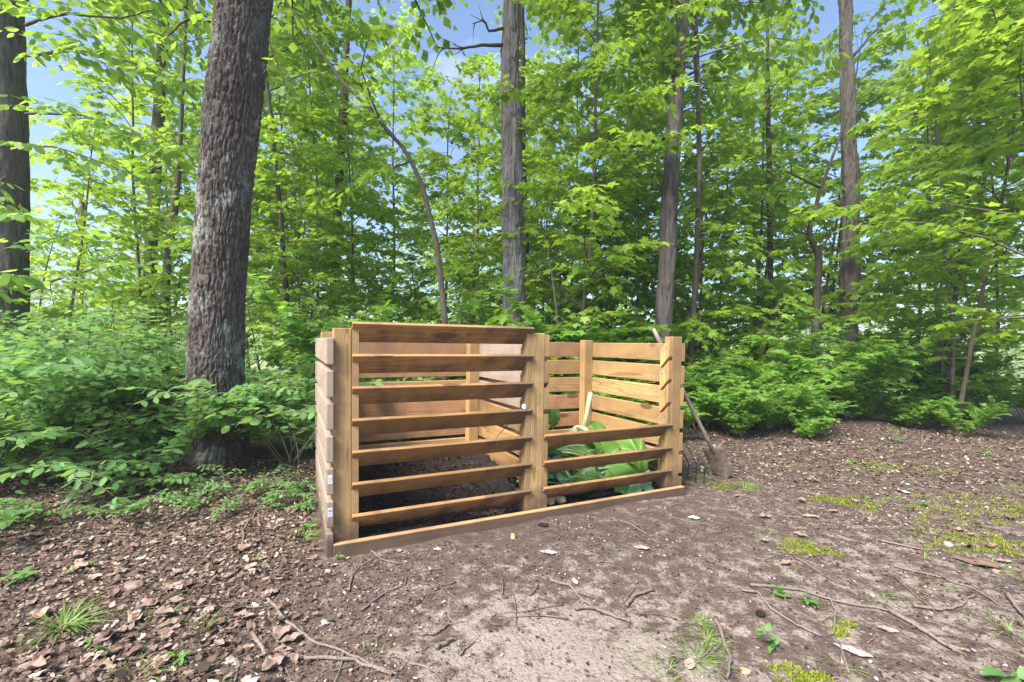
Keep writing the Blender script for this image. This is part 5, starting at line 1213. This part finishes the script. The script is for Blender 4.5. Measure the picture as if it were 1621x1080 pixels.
for i in range(90):
    px, py = (rnd.uniform(0, 470), rnd.uniform(835, 1075)) if i < 62 else (rnd.uniform(1150, 1600), rnd.uniform(690, 900)); m_ = ('leaf_tan', 'leaf_brown', 'leaf_dull', 'leaf_dull')[rnd.randrange(4)]
    curled_leaf(px, py, rnd.uniform(.045, .085), rnd.uniform(.22, .38), M[m_], 'curled dead leaf lying on the leaf litter', i+40, rnd.uniform(0, 6.28), 'dead_leaf', 'leaf', .012, rnd.uniform(.35, 1.3))
curled_leaf(868, 880, .10, .22, M['bark_flake'], 'forked grey strip of bark on the soil before the middle post', 20, 1.35, 'bark_strip', 'bark', .004)
curled_leaf(910, 924, .06, .2, M['bark_flake'], 'small grey bark strip standing on the soil', 21, .2, 'bark_strip', 'bark', .004)
def lump(px, py, s, m, name, cat, label, seed, sq=(1, 1, .7), rough=.3, lift=.6):
    bm = bmesh.new(); bmesh.ops.create_icosphere(bm, subdivisions=3, radius=s)
    for v in bm.verts:
        c = v.co/s; k = 1+rough*float(fbm(np.array([c.x*1.5+seed]), np.array([c.y*1.5]), np.array([c.z*1.5]), 3, seed)[0]); v.co = Vector((c.x*sq[0], c.y*sq[1], c.z*sq[2]))*s*k
    for f in bm.faces: f.smooth = True
    me = bpy.data.meshes.new(name); bm.to_mesh(me); bm.free(); p = gp(px, py); p.z = gh(p.x, p.y)+s*sq[2]*lift
    tag(obj(name, me, m, None, p), label, cat)
for a in [(212, 937, .030, 'tan_stone', 'brown_stone', 'stone', 'rounded tan stone in the litter at lower left', 1, (1.3, 1, .7)), (285, 938, .020, 'stone', 'white_stone', 'stone', 'whitish stone in the litter right of the tan stone', 2, (1.2, 1, .6)),
    (860, 835, .020, 'compost', 'dark_clod', 'clod', 'dark lump of soil close to the sill before the middle post', 3, (1.4, 1, .6)), (812, 852, .017, 'husk', 'brown_husk', 'husk', 'cream and brown curled husk standing before the sill', 4, (.9, .7, 1.2)),
    (1500, 868, .018, 'stone', 'pale_stone', 'stone', 'small cream stone at the edge of the moss', 5, (1.1, 1, .9)), (1203, 978, .016, 'compost', 'dark_clod', 'clod', 'small dark clod beside the thin curved stick', 6, (1.1, 1, .8)),
    (700, 973, .008, 'stone', 'white_stone', 'stone', 'tiny white pebble in the bare soil', 7, (.8, 1.3, .6)), (516, 985, .015, 'stone', 'grey_stone', 'stone', 'grey pebble among the mulch twigs', 8, (1.2, 1, .6)), (520, 905, .013, 'stone', 'grey_stone', 'stone', 'round grey pebble by the left end of the sill', 9, (1.2, 1, .8)),
    (1180, 1065, .016, 'husk', 'brown_stone', 'stone', 'brown stone beside the bent stick at the bottom', 10, (1.2, 1, .7))]:
    lump(a[0], a[1], a[2], M[a[3]], *a[4:8], a[8])

# ================================================================== a label of its own for every plant of the big groups
ZONES = [(60, 'behind the pale left-edge trunk'), (225, 'right of the pale left-edge trunk'), (300, 'just left of the thick furrowed trunk'), (420, 'behind the thick furrowed trunk'), (560, 'around the dark bent trunk'),
         (700, 'above the left bay of the bin'), (850, 'around the shaggy grey trunk'), (1000, 'right of the shaggy grey trunk'), (1110, 'around the leaning grey trunk'), (1200, 'above the shovel'),
         (1300, 'around the forked dark stem'), (1420, 'around the shaggy right-hand trunk'), (1530, 'around the slim twin sapling'), (9999, 'toward the right edge')]
ORD = ['first', 'second', 'third', 'fourth', 'fifth', 'sixth', 'seventh', 'eighth', 'ninth', 'tenth', 'eleventh', 'twelfth', 'thirteenth', 'fourteenth', 'fifteenth', 'sixteenth', 'seventeenth', 'eighteenth', 'nineteenth', 'twentieth', 'twenty-first', 'twenty-second', 'twenty-third', 'twenty-fourth', 'twenty-fifth', 'twenty-sixth', 'twenty-seventh', 'twenty-eighth', 'twenty-ninth', 'thirtieth', 'thirty-first', 'thirty-second', 'last']
KIND = {'young trees filling the wood behind the bin': 'young maple', 'leafy saplings and bushes low in the wood': 'low sapling', 'bushes of the thicket on the left': 'arching bush', 'undergrowth plants behind the bin': 'leafy undergrowth plant',
        'oval-leaved young trees deep in the wood': 'oval-leaved young tree', 'far trees beyond the meadow': 'distant tree', 'low leafy plants along the edge of the litter': 'low litter-edge plant'}
cells = {}
for o in list(scene.objects):
    if o.parent is None and o.get('group') in KIND:
        y = o.location.y; px = 810+F_PX*o.location.x/max(y, .5)
        zn = next(t_ for lim, t_ in ZONES if px < lim); row = 'nearest row' if y < 5.5 else ('second row' if y < 7.5 else ('middle row' if y < 9.5 else ('back row' if y < 12.5 else 'farthest row')))
        if o['group'].startswith('far trees'): row = 'nearer line' if y < 60 else 'farther line'
        cells.setdefault((o['group'], zn, row), []).append((px, o))
for (g_, zn, row), L_ in cells.items():
    L_.sort(key=lambda t_: t_[0])
    for i, (px, o) in enumerate(L_):
        o['label'] = ('%s-from-left %s %s, %s' % (ORD[min(i, len(ORD)-1)], KIND[g_], zn, row) if len(L_) > 1 else 'lone %s %s, %s' % (KIND[g_], zn, row))

cells = {}
for o in list(scene.objects):
    if o.get('group') == 'cut stalks among the squash leaves': cells.setdefault(o['label'], []).append((o.matrix_world.translation.x/o.matrix_world.translation.y, o))
for lb, L_ in cells.items():
    L_.sort(key=lambda t_: t_[0])
    if len(L_) > 1:
        for i, (px, o) in enumerate(L_): o['label'] = ORD[i]+'-from-left '+lb.replace(', beside the middle post of the right bay', ', by the middle post').replace(' of the right bay', '')
for g_, col in (('curled dead leaves on the litter', 1), ('small dry twigs scattered on the ground', 0)):
    cells = {}
    for o in list(scene.objects):
        if o.parent is None and o.get('group') == g_:
            x, y = o.location.x, max(o.location.y, .5); px = 810+F_PX*x/y
            if col: c_ = {'tan': 'pale tan', 'brown': 'dark brown', 'dull': 'dull brown'}[o['label'].split('|')[0]]+' curled leaf'
            else: c_ = 'small dry twig'
            zn = next(t_ for lim, t_ in ((160, 'at the far left'), (320, 'left of the long forked stick'), (480, 'around the long forked stick'), (640, 'around the left end of the sill'), (820, 'before the middle of the bin'), (1000, 'around the sandy patch'),
                 (1150, 'before the right bay'), (1300, 'right of the shovel'), (1450, 'around the mossy hump'), (9999, 'toward the right edge')) if px < lim)
            row = 'at the bottom' if y < 1.75 else ('low down' if y < 2.2 else ('halfway up the ground' if y < 3.1 else 'far back'))
            cells.setdefault((c_, zn, row), []).append((px, o))
    for (c_, zn, row), L_ in cells.items():
        L_.sort(key=lambda t_: t_[0])
        for i, (px, o) in enumerate(L_): o['label'] = ('%s-from-left %s %s, %s' % (ORD[min(i, len(ORD)-1)], c_, zn, row)) if len(L_) > 1 else ('lone %s %s, %s' % (c_, zn, row))

# ================================================================== the hazy air between here and the far trees
def haze():
    G = Geo(); x0, x1, y0, y1, z0, z1 = -110, 110, -8, 112, -6, 30
    vs = [(x, y, z) for z in (z0, z1) for y in (y0, y1) for x in (x0, x1)]
    G.add(vs, [[0, 2, 3, 1], [4, 5, 7, 6], [0, 1, 5, 4], [2, 6, 7, 3], [0, 4, 6, 2], [1, 3, 7, 5]])
    m = bpy.data.materials.new('haze'); m.use_nodes = True; nt = m.node_tree; nt.nodes.clear()
    v = nt.nodes.new('ShaderNodeVolumePrincipled'); v.inputs['Color'].default_value = (.86, .92, 1.0, 1); v.inputs['Density'].default_value = .0026; v.inputs['Anisotropy'].default_value = .2
    o = nt.nodes.new('ShaderNodeOutputMaterial'); nt.links.new(v.outputs[0], o.inputs['Volume'])
    tag(obj('haze', G.build('haze'), m), 'pale hazy air between the wood and the far trees', 'haze', kind='stuff')
haze()
